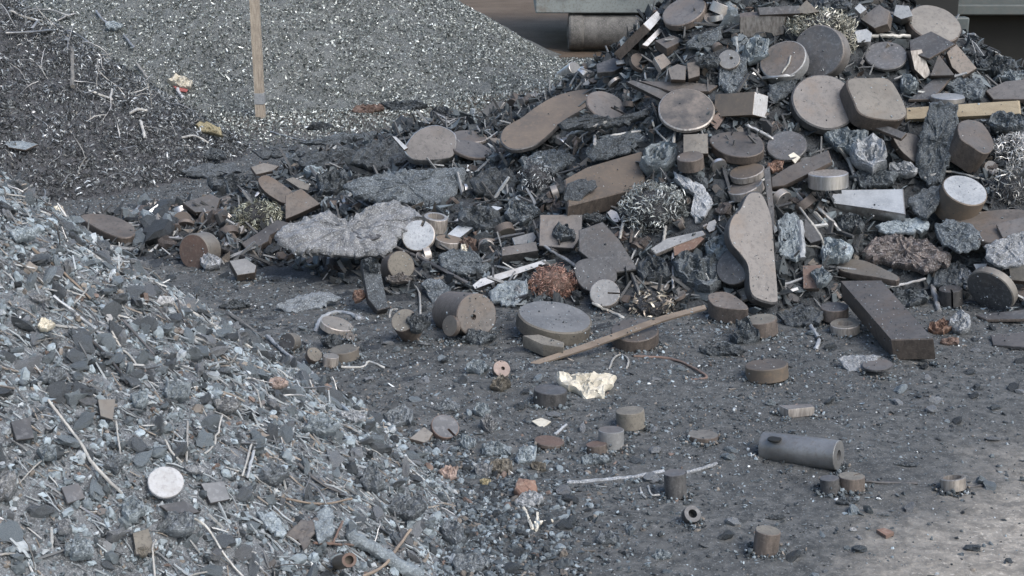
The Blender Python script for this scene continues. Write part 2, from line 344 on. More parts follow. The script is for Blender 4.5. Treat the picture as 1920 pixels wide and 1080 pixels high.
def tube(path, rad, sides=7, wob=0):
    path = np.asarray(path); n = len(path); V = []; f = []
    T = np.gradient(path, axis=0); T /= np.linalg.norm(T, axis=1)[:, None] + 1e-9
    up = np.array([.13, .2, .97]); a = np.cross(T[0], up); a /= np.linalg.norm(a)
    for i in range(n):
        a = a - T[i] * (a @ T[i]); a /= np.linalg.norm(a); b = np.cross(T[i], a)
        for s in range(sides):
            t = 2 * math.pi * s / sides; r = rad * (1 + wob * rng.normal()); V.append(path[i] + r * (math.cos(t) * a + math.sin(t) * b))
    for i in range(n - 1):
        for s in range(sides):
            q = (s + 1) % sides; f.append([i * sides + s, i * sides + q, (i + 1) * sides + q, (i + 1) * sides + s])
    f.append(list(range(sides))[::-1]); f.append([(n - 1) * sides + s for s in range(sides)])
    return V, f
def R(pts, rad, m, label, name='wire', wob=.12, cap=.5):
    straight = len(pts) == 2; p = smooth_path(pts, 6 if len(pts) > 2 else 5)
    if straight: p = np.array([np.asarray(pts[0], float) + (np.asarray(pts[1], float) - pts[0]) * t for t in np.linspace(0, 1, 12)])
    p = p + rng.normal(size=p.shape) * rad * .14
    d = buf(DB, p[:, 0], p[:, 1])
    if straight:
        iv = 1 / d; t = np.linspace(0, 1, len(p)); A = np.c_[np.ones_like(t), t]; co = np.linalg.lstsq(A, iv, rcond=None)[0]; fit = A @ co
        fit = fit + np.quantile(iv - fit, .85); d = 1 / fit
    else:
        q = np.r_[[d[0]] * 2, d, [d[-1]] * 2]; d = np.minimum(d, np.array([np.quantile(q[i:i + 5], .3) for i in range(len(d))]))
        q = np.r_[d[0], d, d[-1]]; d = (q[:-2] + q[1:-1] + q[2:]) / 3
    rw = rad * d.mean() / F; X = CAM + ray(p[:, 0], p[:, 1]) * (d - rw * .7)[:, None]
    V, f = tube(X, rw, 8, wob); o = mesh_obj(name, V, f, [m], smooth=50)
    for (x, y), dd in zip(p, d):
        i = int(round((x - GX[0]) / ST)); j = int(round((y - GY[0]) / ST))
        if 0 <= i < len(GX) and 0 <= j < len(GY): DB[j, i] = min(DB[j, i], dd - rw)
    return add(o, name, label)

# ---------------------------------------------------------------- scattered small shapes
def ico():
    t = (1 + 5 ** .5) / 2
    V = np.array([(-1, t, 0), (1, t, 0), (-1, -t, 0), (1, -t, 0), (0, -1, t), (0, 1, t), (0, -1, -t), (0, 1, -t), (t, 0, -1), (t, 0, 1), (-t, 0, -1), (-t, 0, 1)]) / math.hypot(1, t)
    Fc = np.array([(0, 11, 5), (0, 5, 1), (0, 1, 7), (0, 7, 10), (0, 10, 11), (1, 5, 9), (5, 11, 4), (11, 10, 2), (10, 7, 6), (7, 1, 8), (3, 9, 4), (3, 4, 2), (3, 2, 6), (3, 6, 8), (3, 8, 9), (4, 9, 5), (2, 4, 11), (6, 2, 10), (8, 6, 7), (9, 8, 1)])
    return V, Fc
def ico2():
    V, Fc = ico(); V = list(map(tuple, V)); mid = {}; out = []
    def md(a, b):
        k = (min(a, b), max(a, b))
        if k not in mid: v = (np.array(V[a]) + V[b]) / 2; V.append(tuple(v / np.linalg.norm(v))); mid[k] = len(V) - 1
        return mid[k]
    for a, b, c in Fc:
        x, y, z = md(a, b), md(b, c), md(c, a); out += [(a, x, z), (b, y, x), (c, z, y), (x, y, z)]
    return np.array(V), np.array(out)
def lump_protos(n=7, flat=.65, base=ico, amp=.28):
    out = []
    for _ in range(n):
        V, Fc = base(); o = rng.uniform(0, 40, 3)
        V = V * (1 + amp * np.array([noise.noise(Vector(v * 1.4 + o)) * 1.6 + rng.normal() * .25 for v in V]))[:, None] * np.array([1, rng.uniform(.5, .9), flat * rng.uniform(.6, 1.1)])
        out.append((V, Fc))
    return out
def flake_protos(n=5, t=.12, el_=.62):
    out = []
    for _ in range(n):
        k = int(rng.integers(4, 7)); a = np.arange(k) * 2 * math.pi / k + rng.uniform(-.45, .45, k); r = rng.uniform(.45, 1.2, k); el = el_ * rng.uniform(.6, 1.1)
        x, y = np.cos(a) * r, np.sin(a) * r * el; z = .18 * x * x + rng.normal(size=k) * .08
        V = np.r_[np.c_[x, y, z + t / 2], np.c_[x * .9, y * .9, z - t / 2], [[0, 0, t * .6 + .03]], [[0, 0, -t / 2]]]; f = []
        for i in range(k):
            j = (i + 1) % k; f += [(i, j, 2 * k), (k + j, k + i, 2 * k + 1), (i, k + i, k + j), (i, k + j, j)]
        out.append((V, np.array(f)))
    return out
def sliver_protos(n=4, r=.09):
    out = []
    for _ in range(n):
        b = rng.uniform(-.25, .25); V = []
        for x in (-1, 0, 1):
            rr = r * (1 if x == 0 else .7)
            for t in range(4): V.append((x, b * (1 - x * x) + rr * math.cos(t * 1.571 + .6), rr * math.sin(t * 1.571 + .6)))
        f = []
        for s in range(2):
            for t in range(4):
                q = (t + 1) % 4; a, b2, c, d = s * 4 + t, s * 4 + q, s * 4 + 4 + q, s * 4 + 4 + t; f += [(a, b2, c), (a, c, d)]
        f += [(0, 2, 1), (0, 3, 2), (8, 9, 10), (8, 10, 11)]; out.append((np.array(V), np.array(f)))
    return out
def curl_protos(n=6, turns=(.5, 1.6), wd=.1, seg=9):
    out = []
    for _ in range(n):
        T = rng.uniform(*turns) * 2 * math.pi; L = rng.uniform(.6, 1.8); V = []; rr = rng.uniform(.3, .6)
        for i in range(seg + 1):
            s = i / seg; t = T * s; q = rr * (1 + .3 * s)
            c = np.array([(s - .5) * L, q * math.cos(t), q * math.sin(t)]); w_ = np.array([wd, wd * .3 * math.sin(t), wd * .3])
            V += [c - w_, c + w_]
        f = []
        for i in range(seg): a = 2 * i; f += [(a, a + 1, a + 3), (a, a + 3, a + 2)]
        out.append((np.array(V), np.array(f)))
    return out
def rots(nrm, flat, along=None):            # random spin about a normal jittered by (1-flat), or long axis near a direction
    n = len(nrm); z = nrm * flat + rng.normal(size=(n, 3)) * (1 - flat); z /= np.linalg.norm(z, axis=1)[:, None]
    x = rng.normal(size=(n, 3)) * (1 if along is None else .33) + (0 if along is None else along); x -= z * (x * z).sum(1)[:, None]; x /= np.linalg.norm(x, axis=1)[:, None]
    return np.stack([x, np.cross(z, x), z], axis=2)
def scatter(parts):
    """parts: list of (protos, positions, sizes, normals, flat, tints) -> vertices, triangles, tints"""
    VV, TT, CC, base = [], [], [], 0
    for protos, Pp, sz, nrm, flat, tint, *dr in parts:
        M = rots(nrm, flat, *dr); which = rng.integers(0, len(protos), len(Pp))
        for k, (V, Fc) in enumerate(protos):
            s = which == k; n = s.sum()
            if not n: continue
            W = np.einsum('nij,vj->nvi', M[s] * sz[s][:, None, None], V) + Pp[s][:, None, :]
            VV.append(W.reshape(-1, 3)); TT.append((Fc[None] + (base + np.arange(n) * len(V))[:, None, None]).reshape(-1, 3))
            CC.append(np.repeat(tint[s], len(V), axis=0)); base += n * len(V)
    return np.vstack(VV), np.vstack(TT), np.vstack(CC)
def normals(h, X, Y, e=.03):
    n = np.c_[-(h(X + e, Y) - h(X - e, Y)) / (2 * e), -(h(X, Y + e) - h(X, Y - e)) / (2 * e), np.ones_like(X)]; return n / np.linalg.norm(n, axis=1)[:, None]
def palette(n, cols, wts, jit=.25):
    c = np.array(cols)[rng.choice(len(cols), n, p=np.array(wts) / sum(wts))]; return c * rng.uniform(1 - jit, 1 + jit, (n, 1))
def seen(P, mx=260, my=170):
    x, y, d = proj(P - CAM); return (d > .5) & (x > -mx) & (x < 1920 + mx) & (y > -my) & (y < 1080 + my)
def spread(h, n, x0, x1, y0, y1, zmin=.0, other=None, extra=None):
    X = rng.uniform(x0, x1, n); Y = rng.uniform(y0, y1, n); z = h(X, Y); ok = z > zmin
    ok &= z >= H(X, Y) - .004
    if extra is not None: ok &= extra(X, Y)
    X, Y, z = X[ok], Y[ok], z[ok]; Pp = np.c_[X, Y, z]; ok = seen(Pp); return Pp[ok], normals(h, X[ok], Y[ok])
def mound(h, x0, x1, y0, y1, step, zcut=-.012):
    xs = np.arange(x0, x1, step); ys = np.arange(y0, y1, step); X, Y = np.meshgrid(xs, ys); Z = h(X, Y) + rng.normal(size=X.shape) * step * .12
    nx = len(xs); i = (np.arange(len(ys) - 1)[:, None] * nx + np.arange(nx - 1)).ravel(); Q = np.c_[i, i + 1, i + nx + 1, i + nx]
    ok = (Z.ravel()[Q] > zcut).any(1); Q = Q[ok]; T = np.r_[Q[:, [0, 1, 2]], Q[:, [0, 2, 3]]]
    V = np.c_[X.ravel(), Y.ravel(), np.maximum(Z.ravel(), -.03)]; u = np.unique(T); mp = np.zeros(len(V), int); mp[u] = np.arange(len(u)); return V[u], mp[T]
def heap(name, h, box, step, bed, chipmat, parts, label, cat, kind='stuff'):
    V, T = mound(h, *box, step); sm = np.ones(len(T), bool); fm = np.zeros(len(T), int); C = np.ones((len(V), 3))
    V2, T2, C2 = scatter(parts)
    o = np_mesh(name, np.vstack([V, V2]), np.vstack([T, T2 + len(V)]), [bed, chipmat], np.vstack([C, C2]), np.r_[fm, np.ones(len(T2), int)], np.r_[sm, np.zeros(len(T2), bool)])
    return tag(o, label, cat, None, kind)
def B(x, y, w_, h_, cols, wts, label, n=260, sz=14, name='swarf_bundle', wd=.055, m='curls', turns=(.5, 2.), core='swarfbed'):
    """a tangle of steel turnings: curls through an ellipsoid, round a dark rough core"""
    a = np.arange(24) * 2 * math.pi / 24; pts = np.c_[x + np.cos(a) * w_ * .4, y + np.sin(a) * h_ * .4]
    rr, nw, nn = facing(x, y, (0, .5, .85)); R_ = ray(pts[:, 0], pts[:, 1]); P0 = R_ * ((rr @ nw) / (R_ @ nw))[:, None]
    d0 = settle(P0, nw, 0, nn); stamp(P0, nw, 0, d0)
    _, r, u, wv = frame(x, y); c = CAM + rr * d0; s = d0 / F
    n = int(n * 1.7); q = rng.normal(size=(n, 3)); q /= np.linalg.norm(q, axis=1)[:, None]; q *= rng.uniform(.25, 1, (n, 1)) ** .4
    Pp = c + (q[:, :1] * r * w_ / 2 + q[:, 1:2] * u * h_ / 2 + q[:, 2:] * wv * min(w_, h_) * .42) * s
    V, T, C = scatter([(curl_protos(8, turns, wd, 12), Pp, rng.uniform(.35, 1.1, n) * sz * .85 * s, q, .2, palette(n, cols, wts))])
    Vc, Fc = ico2(); nzv = np.array([1 + .25 * noise.noise(Vector(v * 2 + q[0])) for v in Vc])[:, None]
    Vc = c + (Vc[:, :1] * r * w_ * .36 + Vc[:, 1:2] * u * h_ * .36 + Vc[:, 2:] * wv * min(w_, h_) * .3) * nzv * s
    V = np.vstack([Vc, V]); T = np.vstack([Fc, T + len(Vc)]); C = np.vstack([np.ones((len(Vc), 3)), C])
    o = np_mesh(name, V - c, T, [core, m], C, np.r_[np.zeros(len(Fc), int), np.ones(len(T) - len(Fc), int)]); o.location = c
    return add(o, name, label)
# ================================================================ the setting
def ground():
    xs = np.r_[-300, -120, -50, -20, -10, np.arange(-5, 5.01, .045), 10, 20, 50, 120, 300]; ys = np.r_[-40, -8, -1, np.arange(1.2, 12.5, .045), np.arange(12.7, 26, .4), 32, 45, 80, 150, 300, 700]
    X, Y = np.meshgrid(xs, ys); Z = h_ground(X, Y); near = (abs(X) < 6) & (Y > 1) & (Y < 13); Z = Z + np.where(near, rng.normal(size=X.shape) * .0025, 0)
    Z = np.where((Y > 26) | (abs(X) > 9), 0, Z)
    nx = len(xs); i = (np.arange(len(ys) - 1)[:, None] * nx + np.arange(nx - 1)).ravel()
    m = bpy.data.materials.new('dirt_ground'); m.use_nodes = True; nt = m.node_tree; L = nt.links.new; b = nt.nodes['Principled BSDF']
    geo = N(nt, 'ShaderNodeNewGeometry'); sp = N(nt, 'ShaderNodeSeparateXYZ'); L(geo.outputs['Position'], sp.inputs[0])
    def mixc(a, c2, fac):
        x = N(nt, 'ShaderNodeMix', data_type='RGBA'); L(fac, x.inputs[0])
        for k, v in ((6, a), (7, c2)):
            if isinstance(v, tuple): x.inputs[k].default_value = (*v, 1)
            else: L(v, x.inputs[k])
        return x.outputs[2]
    def ns(sc_, lo, hi, det=6.):
        n = N(nt, 'ShaderNodeTexNoise', i_Scale=sc_, i_Detail=det, i_Roughness=.68); L(geo.outputs['Position'], n.inputs['Vector'])
        r = N(nt, 'ShaderNodeMapRange', i_1=lo, i_2=hi); L(n.outputs[0], r.inputs[0]); return r.outputs[0], n.outputs[0]
    g1, _ = ns(1.6, .35, .65); g2, _ = ns(90, .56, .7); g3, raw = ns(26, .4, .62)
    soil = mixc((.078, .081, .082), (.128, .131, .13), g1); soil = mixc(soil, (.05, .054, .056), g3)
    gs, _ = ns(150, .57, .66); soil = mixc(soil, (.22, .23, .235), gs)
    conc = mixc((.235, .218, .192), (.35, .325, .288), g1); conc = mixc(conc, (.17, .16, .145), g3); conc = mixc(conc, (.52, .49, .44), g2)
    mpg = N(nt, 'ShaderNodeMapping'); mpg.inputs['Rotation'].default_value = (0, 0, .5); mpg.inputs['Scale'].default_value = (1.2, 9, 1); L(geo.outputs['Position'], mpg.inputs[0])
    st = N(nt, 'ShaderNodeTexNoise', i_Scale=2.2, i_Detail=7., i_Roughness=.75); L(mpg.outputs[0], st.inputs['Vector']); sr = N(nt, 'ShaderNodeMapRange', i_1=.5, i_2=.66, i_4=.75); L(st.outputs[0], sr.inputs[0]); conc = mixc(conc, (.13, .125, .115), sr.outputs[0])
    # the swept concrete lies bare beyond a ragged line towards the lower right
    def lin(a, c, d, s):
        m1 = N(nt, 'ShaderNodeMath', operation='MULTIPLY', i_1=a); L(sp.outputs[0], m1.inputs[0]); m2 = N(nt, 'ShaderNodeMath', operation='MULTIPLY_ADD', i_1=c); L(sp.outputs[1], m2.inputs[0]); L(m1.outputs[0], m2.inputs[2])
        _, w1 = ns(2.3, 0, 1); m3 = N(nt, 'ShaderNodeMath', operation='MULTIPLY_ADD', i_1=s); L(w1, m3.inputs[0]); L(m2.outputs[0], m3.inputs[2])
        r = N(nt, 'ShaderNodeMapRange', interpolation_type='SMOOTHSTEP', i_1=d, i_2=d + .45); L(m3.outputs[0], r.inputs[0]); return r.outputs[0]
    col = mixc(soil, conc, lin(.72, -.69, -1.48, .7))
    far = N(nt, 'ShaderNodeMapRange', i_1=9., i_2=11.5); L(sp.outputs[1], far.inputs[0]); brown = mixc((.085, .062, .044), (.13, .1, .075), g1)
    col = mixc(col, brown, far.outputs[0])
    L(col, b.inputs['Base Color']); b.inputs['Roughness'].default_value = .9; b.inputs['Specular IOR Level'].default_value = .25
    bp = N(nt, 'ShaderNodeBump', i_Strength=.8, i_Distance=.012); L(raw, bp.inputs['Height']); L(bp.outputs[0], b.inputs['Normal']); MATS['dirt'] = m
    o = np_mesh('ground', np.c_[X.ravel(), Y.ravel(), Z.ravel()], np.c_[i, i + 1, i + nx + 1, i + nx], ['dirt'], None, None, True); tag(o, kind='structure')
ground()
BLUEGREY = [(.325, .385, .425), (.2, .237, .262), (.1, .119, .132), (.04, .048, .055), (.235, .212, .188), (.6, .63, .64), (.19, .145, .125), (.4, .44, .47)]
def tints(n, w_, jit=.28): return palette(n, BLUEGREY, w_, jit) * .86
LP = lump_protos(8); LP2 = lump_protos(8, .7, ico2, .34); FP = flake_protos(11); SL = sliver_protos(5); CP = curl_protos(8)
def sizes(n, lo, hi, p=2.2): u = rng.uniform(size=n); return lo * (1 + u * ((hi / lo) ** (1 - p) - 1)) ** (1 / (1 - p))
# foreground left: debris pile
box = (-2.7, .35, 1.8, 5.3)
a = spread(h_pile, 120000, *box, zmin=-.01); b_ = spread(h_pile, 4200, *box, zmin=0); c_ = spread(h_pile, 24000, *box, zmin=0); d_ = spread(h_pile, 16000, *box, zmin=.01)
W1 = [3.4, 3.8, 2.6, 1.7, .9, .12, .2, .9]
def downhill(h, Pp, N_): d = np.c_[N_[:, :2], np.zeros(len(N_))]; d /= np.linalg.norm(d, axis=1)[:, None] + 1e-6; d[:, 2] = -.7; return d * np.array([1.5, .35, 1])
heap('debris_pile', h_pile, (-5.6, .6, .6, 6.8), .03, 'pilebed', 'lumps', [
    (LP, a[0], sizes(len(a[0]), .003, .012), a[1], .3, tints(len(a[0]), W1)),
    (LP2, b_[0] + b_[1] * .004, sizes(len(b_[0]), .010, .022, 2.6), b_[1], .4, tints(len(b_[0]), [3.2, 3.4, 2.2, 1.2, .6, .02, .12, .8])),
    (FP, c_[0] + c_[1] * .004, sizes(len(c_[0]), .006, .021, 2.5), c_[1], .5, tints(len(c_[0]), [3, 3.6, 2.6, 1.8, .9, .06, .25, .7]), downhill(h_pile, *c_) * .5),
    (SL, d_[0] + d_[1] * .006, sizes(len(d_[0]), .009, .042, 2.3), d_[1], .7, palette(len(d_[0]), [(.3, .33, .35), (.14, .148, .155), (.42, .43, .43), (.27, .24, .21)], [4, 3, 1, 1]), downhill(h_pile, *d_))],
    'pile of blue grey slag crumbs and metal flakes in the foreground', 'debris pile')
# dark turnings heap on the left behind it
box = (-3.9, -1.2, 6.3, 10.4)
a = spread(h_swarf, 52000, *box, zmin=.0); b_ = spread(h_swarf, 24000, *box, zmin=0)
heap('turnings_heap', h_swarf, (-6.5, -1.2, 6, 11.2), .06, 'swarfbed', 'curls', [
    (CP, a[0] + a[1] * .01, sizes(len(a[0]), .011, .038, 2), a[1], .25, palette(len(a[0]), [(.056, .062, .065), (.15, .163, .17), (.34, .37, .385), (.68, .72, .74), (.105, .108, .104)], [4.5, 4, 2.4, .6, .6]) * .8),
    (FP, b_[0], sizes(len(b_[0]), .006, .016), b_[1], .3, palette(len(b_[0]), [(.1, .101, .104), (.35, .36, .37), (.7, .71, .71)], [3, 2.4, .6]) * .85)],
    'dark heap of curly steel turnings behind the debris pile on the left', 'turnings heap')
# grey chip heap at the back
box = (-4.3, 1.6, 8.2, 14)
a = spread(lambda X, Y: np.maximum(h_chip(X, Y), 0), 150000, *box, zmin=-.01, extra=lambda X, Y: rng.uniform(size=X.shape) < np.clip(1.15 - np.maximum(np.sqrt((X + 2.95) ** 2 + (Y - 13.7) ** 2) - 3.1, 0) / 1.7, 0, 1))
n = len(a[0])
heap('chip_heap', h_chip, (-7, 1.5, 9, 18), .08, 'chipbed', 'flecks', [
    (FP + CP[:3], a[0] + a[1] * .006, sizes(n, .008, .023, 2.7), a[1], .25, palette(n, [(.055, .063, .06), (.14, .158, .15), (.34, .37, .36), (.78, .82, .79)], [4, 4, 2.8, 1.7]))],  # near-white chip tints paint in the sparkle of the metal
    'tall heap of grey metal chips rising behind the wooden post', 'chip heap')
# bed of small rubble under the scrap heap, tints darkened to paint shaded gaps
box = (-2.3, 3.4, 5.0, 7.8)
a = spread(h_scrap, 24000, *box, zmin=.0); b_ = spread(h_scrap, 15000, *box, zmin=.0); c_ = spread(h_scrap, 3200, *box, zmin=.0)
FP2 = flake_protos(9, .1, .6)
heap('scrap_rubble', h_scrap, (-3, 5, 4.6, 9.2), .05, 'scrapbed', 'lumps', [
    (LP, a[0], sizes(len(a[0]), .005, .018), a[1], .3, tints(len(a[0]), [.4, 1.2, 4, 6, .4, .05, .1, .1]) * .75),
    (FP2, b_[0] + b_[1] * .008, sizes(len(b_[0]), .018, .07, 2.3), b_[1], .35, tints(len(b_[0]), [.5, 1.5, 4, 5, .6, .03, .15, .1]) * .75),
    (SL, c_[0] + c_[1] * .014, sizes(len(c_[0]), .03, .11), c_[1], .45, palette(len(c_[0]), [(.24, .25, .26), (.09, .093, .097), (.42, .43, .43)], [2, 5, .5]))],
    'dark slag rubble and grit filling the big heap of steel offcuts', 'slag rubble')
# grit strewn over the open ground
def open_g(X, Y): return (h_ground(X, Y) > np.maximum.reduce([h_scrap(X, Y), h_pile(X, Y), h_swarf(X, Y)]))
def dens(X, Y): return rng.uniform(size=X.shape) < np.clip(.08 + .95 / (1 + np.exp((.72 * X - .69 * Y + 2.05) * 5)), 0, 1) * np.clip((11.5 - Y) / 3, 0, 1)
a = spread(h_ground, 190000, -2.6, 3.4, 2.6, 10.5, -1, extra=lambda X, Y: open_g(X, Y) & dens(X, Y)); b_ = spread(h_ground, 22000, -2.2, 3, 2.6, 8, -1, extra=lambda X, Y: open_g(X, Y) & dens(X, Y))
toe = lambda X, Y: open_g(X, Y) & (rng.uniform(size=X.shape) < np.exp(np.minimum(pile_raw(X, Y), 0) / .11)) & (pile_raw(X, Y) > -.5) & (rng.uniform(size=X.shape) < np.clip((4.25 - Y) / .6, .06, 1))
t_ = spread(h_ground, 260000, -2, .6, 2.4, 6, -1, extra=toe); u_ = spread(h_ground, 30000, -2, .6, 2.4, 6, -1, extra=toe); v_ = spread(h_ground, 60000, -2, .6, 2.4, 6, -1, extra=toe)
V, T, C = scatter([(LP, t_[0], sizes(len(t_[0]), .003, .012), t_[1], .3, tints(len(t_[0]), [1.2, 2.4, 3.4, 2.8, .6, .05, .1, .25]) * .78), (LP2, u_[0], sizes(len(u_[0]), .008, .02, 2.4), u_[1], .4, tints(len(u_[0]), [1.6, 2.6, 2.8, 2, .6, .02, .12, .3]) * .78), (FP, v_[0], sizes(len(v_[0]), .007, .022, 2.4), v_[1], .6, tints(len(v_[0]), [1, 2.2, 3.4, 2.8, .8, .05, .15, .2]) * .78),
                   (LP, a[0], sizes(len(a[0]), .0022, .009, 2.6), a[1], .3, tints(len(a[0]), [.5, 1.8, 3.4, 2.8, .7, .1, .08, .2])),
                   (FP, b_[0] + [0, 0, .002], sizes(len(b_[0]), .005, .017, 2.8), b_[1], .75, tints(len(b_[0]), [.5, 1.8, 3.6, 2.8, .7, .08, .08, .15]))])
tag(np_mesh('ground_grit', V, T, ['lumps'], C), 'slag grit and metal crumbs strewn over the open dirt ground', 'grit', None, 'stuff')

# ---------------------------------------------------------------- containers at the back
def boxv(x0, x1, y0, y1, z0, z1):
    return [(x0, y0, z0), (x1, y0, z0), (x1, y1, z0), (x0, y1, z0), (x0, y0, z1), (x1, y0, z1), (x1, y1, z1), (x0, y1, z1)], [(0, 3, 2, 1), (4, 5, 6, 7), (0, 1, 5, 4), (1, 2, 6, 5), (2, 3, 7, 6), (3, 0, 4, 7)]
def boxes(name, L, m, parent, bev=.012):
    V, f = [], []
    for q in L:
        v, g = boxv(*q); f += [[i + len(V) for i in t] for t in g]; V += v
    o = mesh_obj(name, V, f, [m], parent=parent, smooth=30)
    bm = o.modifiers.new('bevel', 'BEVEL'); bm.width = bev; bm.segments = 2; return o
def empty(name, loc, label, cat):
    o = bpy.data.objects.new(name, None); COL.objects.link(o); o.location = loc; bpy.context.view_layer.update(); return tag(o, label, cat)
c0 = empty('roll_off_container', (.23, 14.6, 0), 'pale grey green container standing on a steel roller behind the scrap heap', 'container')
boxes('floor_beam', [(.24, 5.2, 14.6, 14.8, .385, .56)], 'greenpaint', c0); boxes('end_beam', [(.24, .42, 14.803, 17.4, .385, .56)], 'greenpaint', c0)
boxes('wall', [(.27, 5.2, 14.63, 17.4, .563, 1.9)], 'greenpaint', c0)
boxes('rib', [(x, x + .1, 14.56, 14.627, .565, 1.9) for x in np.arange(.5, 5, .62)], 'greenpaint', c0); boxes('underside_shade', [(.85, 5, 14.95, 17.2, .2, .383)], 'black_steel_shade', c0)  # last box is black, painting the shade below the container
def lathe_x(name, prof, cx, cy, cz, m, parent, k=28):
    V, f = [], []
    for x, r in prof:
        for s in range(k): t = 2 * math.pi * s / k; V.append((cx + x, cy + r * math.cos(t), cz + r * math.sin(t)))
    for i in range(len(prof) - 1):
        for s in range(k): q = (s + 1) % k; f.append([i * k + s, i * k + q, (i + 1) * k + q, (i + 1) * k + s])
    f.append([s for s in range(k)][::-1]); f.append([(len(prof) - 1) * k + s for s in range(k)])
    return mesh_obj(name, V, f, [m], parent=parent, smooth=35)
lathe_x('roller', [(0, .05), (.0, .075), (.03, .075), (.03, .14), (.01, .15), (.012, .182), (.03, .195), (.14, .195), (.16, .19), (.165, .185), (.2, .185), (.72, .185), (.74, .17), (.74, .06)], .57, 14.72, .19, 'grime', c0)
boxes('roller_bracket', [(.62, .66, 14.64, 14.8, .2, .383)], 'grime', c0)
c1 = empty('waste_skip', (3.0, 11.4, 0), 'dark green steel skip in the shade behind the right end of the scrap heap', 'skip')
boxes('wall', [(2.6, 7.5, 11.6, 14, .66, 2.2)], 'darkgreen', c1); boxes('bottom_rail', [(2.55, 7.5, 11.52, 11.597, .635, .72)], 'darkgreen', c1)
boxes('underside_shade', [(2.62, 7.4, 11.75, 13.9, .06, .655)], 'black_steel_shade', c1); [boxes('skid', [(q, q + .3, 11.62, 11.747, 0, .63)], 'black_steel_shade', c1) for q in (2.7, 5.6)]  # inset near-black box added to paint the deep shade below the skip
c2 = empty('dark_box', (1.1, 10.2, 0), 'near black box with a dark green rail behind the top of the scrap heap', 'skip')
boxes('wall', [(1.15, 3.0, 9.6, 10.6, .1, 2)], 'black_steel_shade', c2); boxes('top_rail', [(1.1, 3.05, 9.5, 9.597, .62, .8)], 'darkgreen', c2)  # plain near-black box with one green rail

# wooden post
g = at_ground(489, 221); r0 = 8 * np.linalg.norm(g - CAM) / F
p_ = empty('wooden_post', g, 'tall weathered square wooden post standing before the grey chip heap', 'post')
Vp, fp = [], []
for z in np.linspace(-.05, 1.9, 14):
    for (sx, sy) in ((-1, -1), (1, -1), (1, 1), (-1, 1)): Vp.append((g[0] + sx * r0 * (1 + .02 * rng.normal()) - .004 * z, g[1] + sy * r0, z))
for i in range(13):
    for s in range(4): q = (s + 1) % 4; fp.append([i * 4 + s, i * 4 + q, i * 4 + 4 + q, i * 4 + 4 + s])
fp.append([52, 53, 54, 55]); mesh_obj('shaft', Vp, fp, ['postwood'], parent=p_, smooth=20)
v, f = boxv(g[0] - r0 - .003, g[0] + r0 + .003, g[1] - r0 - .003, g[1] + r0 + .003, .105, .185); mesh_obj('pale_band', v, f, ['pale'], parent=p_, smooth=20)
# ================================================================ left and back: litter and wires on the heaps
R([(135, 92), (135, 163)], 4, 'grime', 'short grey green stake stuck upright in the dark turnings heap', 'metal_stake')
for i, (q, l) in enumerate([
    ([(10, 62), (60, 60), (110, 56), (140, 62), (176, 86)], 'longest bare wire crossing the top of the dark turnings heap'), ([(58, 54), (75, 38), (95, 42), (116, 51)], 'arched wire over the longest wire on the turnings heap'),
    ([(108, 39), (125, 30), (141, 26)], 'short wire rising at the very top of the turnings heap'), ([(180, 20), (192, 36), (206, 45)], 'bent wire ending at the blue grey scrap on the chip heap edge'),
    ([(232, 66), (252, 90)], 'straight wire bit lying where dark turnings meet grey chips'), ([(166, 170), (190, 178), (212, 188)], 'pale wire low on the turnings heap, just right of the stake'),
    ([(206, 185), (210, 169)], 'tiny upright wire crossing the pale wire beside the stake'), ([(255, 118), (265, 131), (276, 146)], 'wire bit above the red and white packet'), ([(242, 213), (258, 205), (278, 208)], 'short pale curved strip lying in the turnings below the packet'),
    ([(263, 227), (267, 240), (272, 259)], 'pale strip hanging downward under the short curved strip'), ([(340, 258), (365, 255), (390, 268)], 'thin curved wire in front of the yellow litter'), ([(20, 20), (45, 32), (80, 40)], 'wire in the top left corner over the turnings'), ([(35, 12), (60, 22), (90, 18), (130, 30)], 'thin kinked wire nearest the top edge above the turnings')]):
    R(q, 2.2 if i not in (8, 9) else 3, 'palewire' if i > 4 else 'wire', l)
S(213, 48, 40, 18, 'slagblue', 'blue grey scrap lump at the top of the dark turnings heap')
P([(7, 265), (40, 264), (72, 270), (48, 281), (16, 276)], (0, .8, .6), 3, 'slagblue', 'small blue grey plate on the left edge of the turnings heap')
SP([(313, 152), (328, 141), (345, 146), (362, 156), (358, 167), (338, 164)], 'cream', 'crumpled white packet with red underside on the turnings heap', 16, name='litter_packet', amp=.6)
_pk = NAMES['litter_packet'][0]
SP([(324, 161), (340, 165), (354, 168), (350, 173), (334, 171)], 'red', '', 3, name='red_flap', amp=.5); _rf = NAMES.pop('red_flap')[0]; [_rf.__delitem__(k) for k in ('label','category') if k in _rf]
bpy.context.view_layer.update(); _rf.parent = _pk; _rf.matrix_parent_inverse = _pk.matrix_world.inverted()
R([(332, 166), (342, 184)], 3, 'white', 'short white straw beside the red and white packet', 'drinking_straw')
SP([(363, 232), (390, 228), (416, 240), (419, 262), (398, 252), (375, 246)], 'yellow', 'crumpled yellow brown rag at the foot of the turnings heap', 8, name='rag')
R([(505, 246), (560, 262), (615, 268), (660, 262)], 1.6, 'wire', 'long thin wire on the ground behind the slag, near the post')

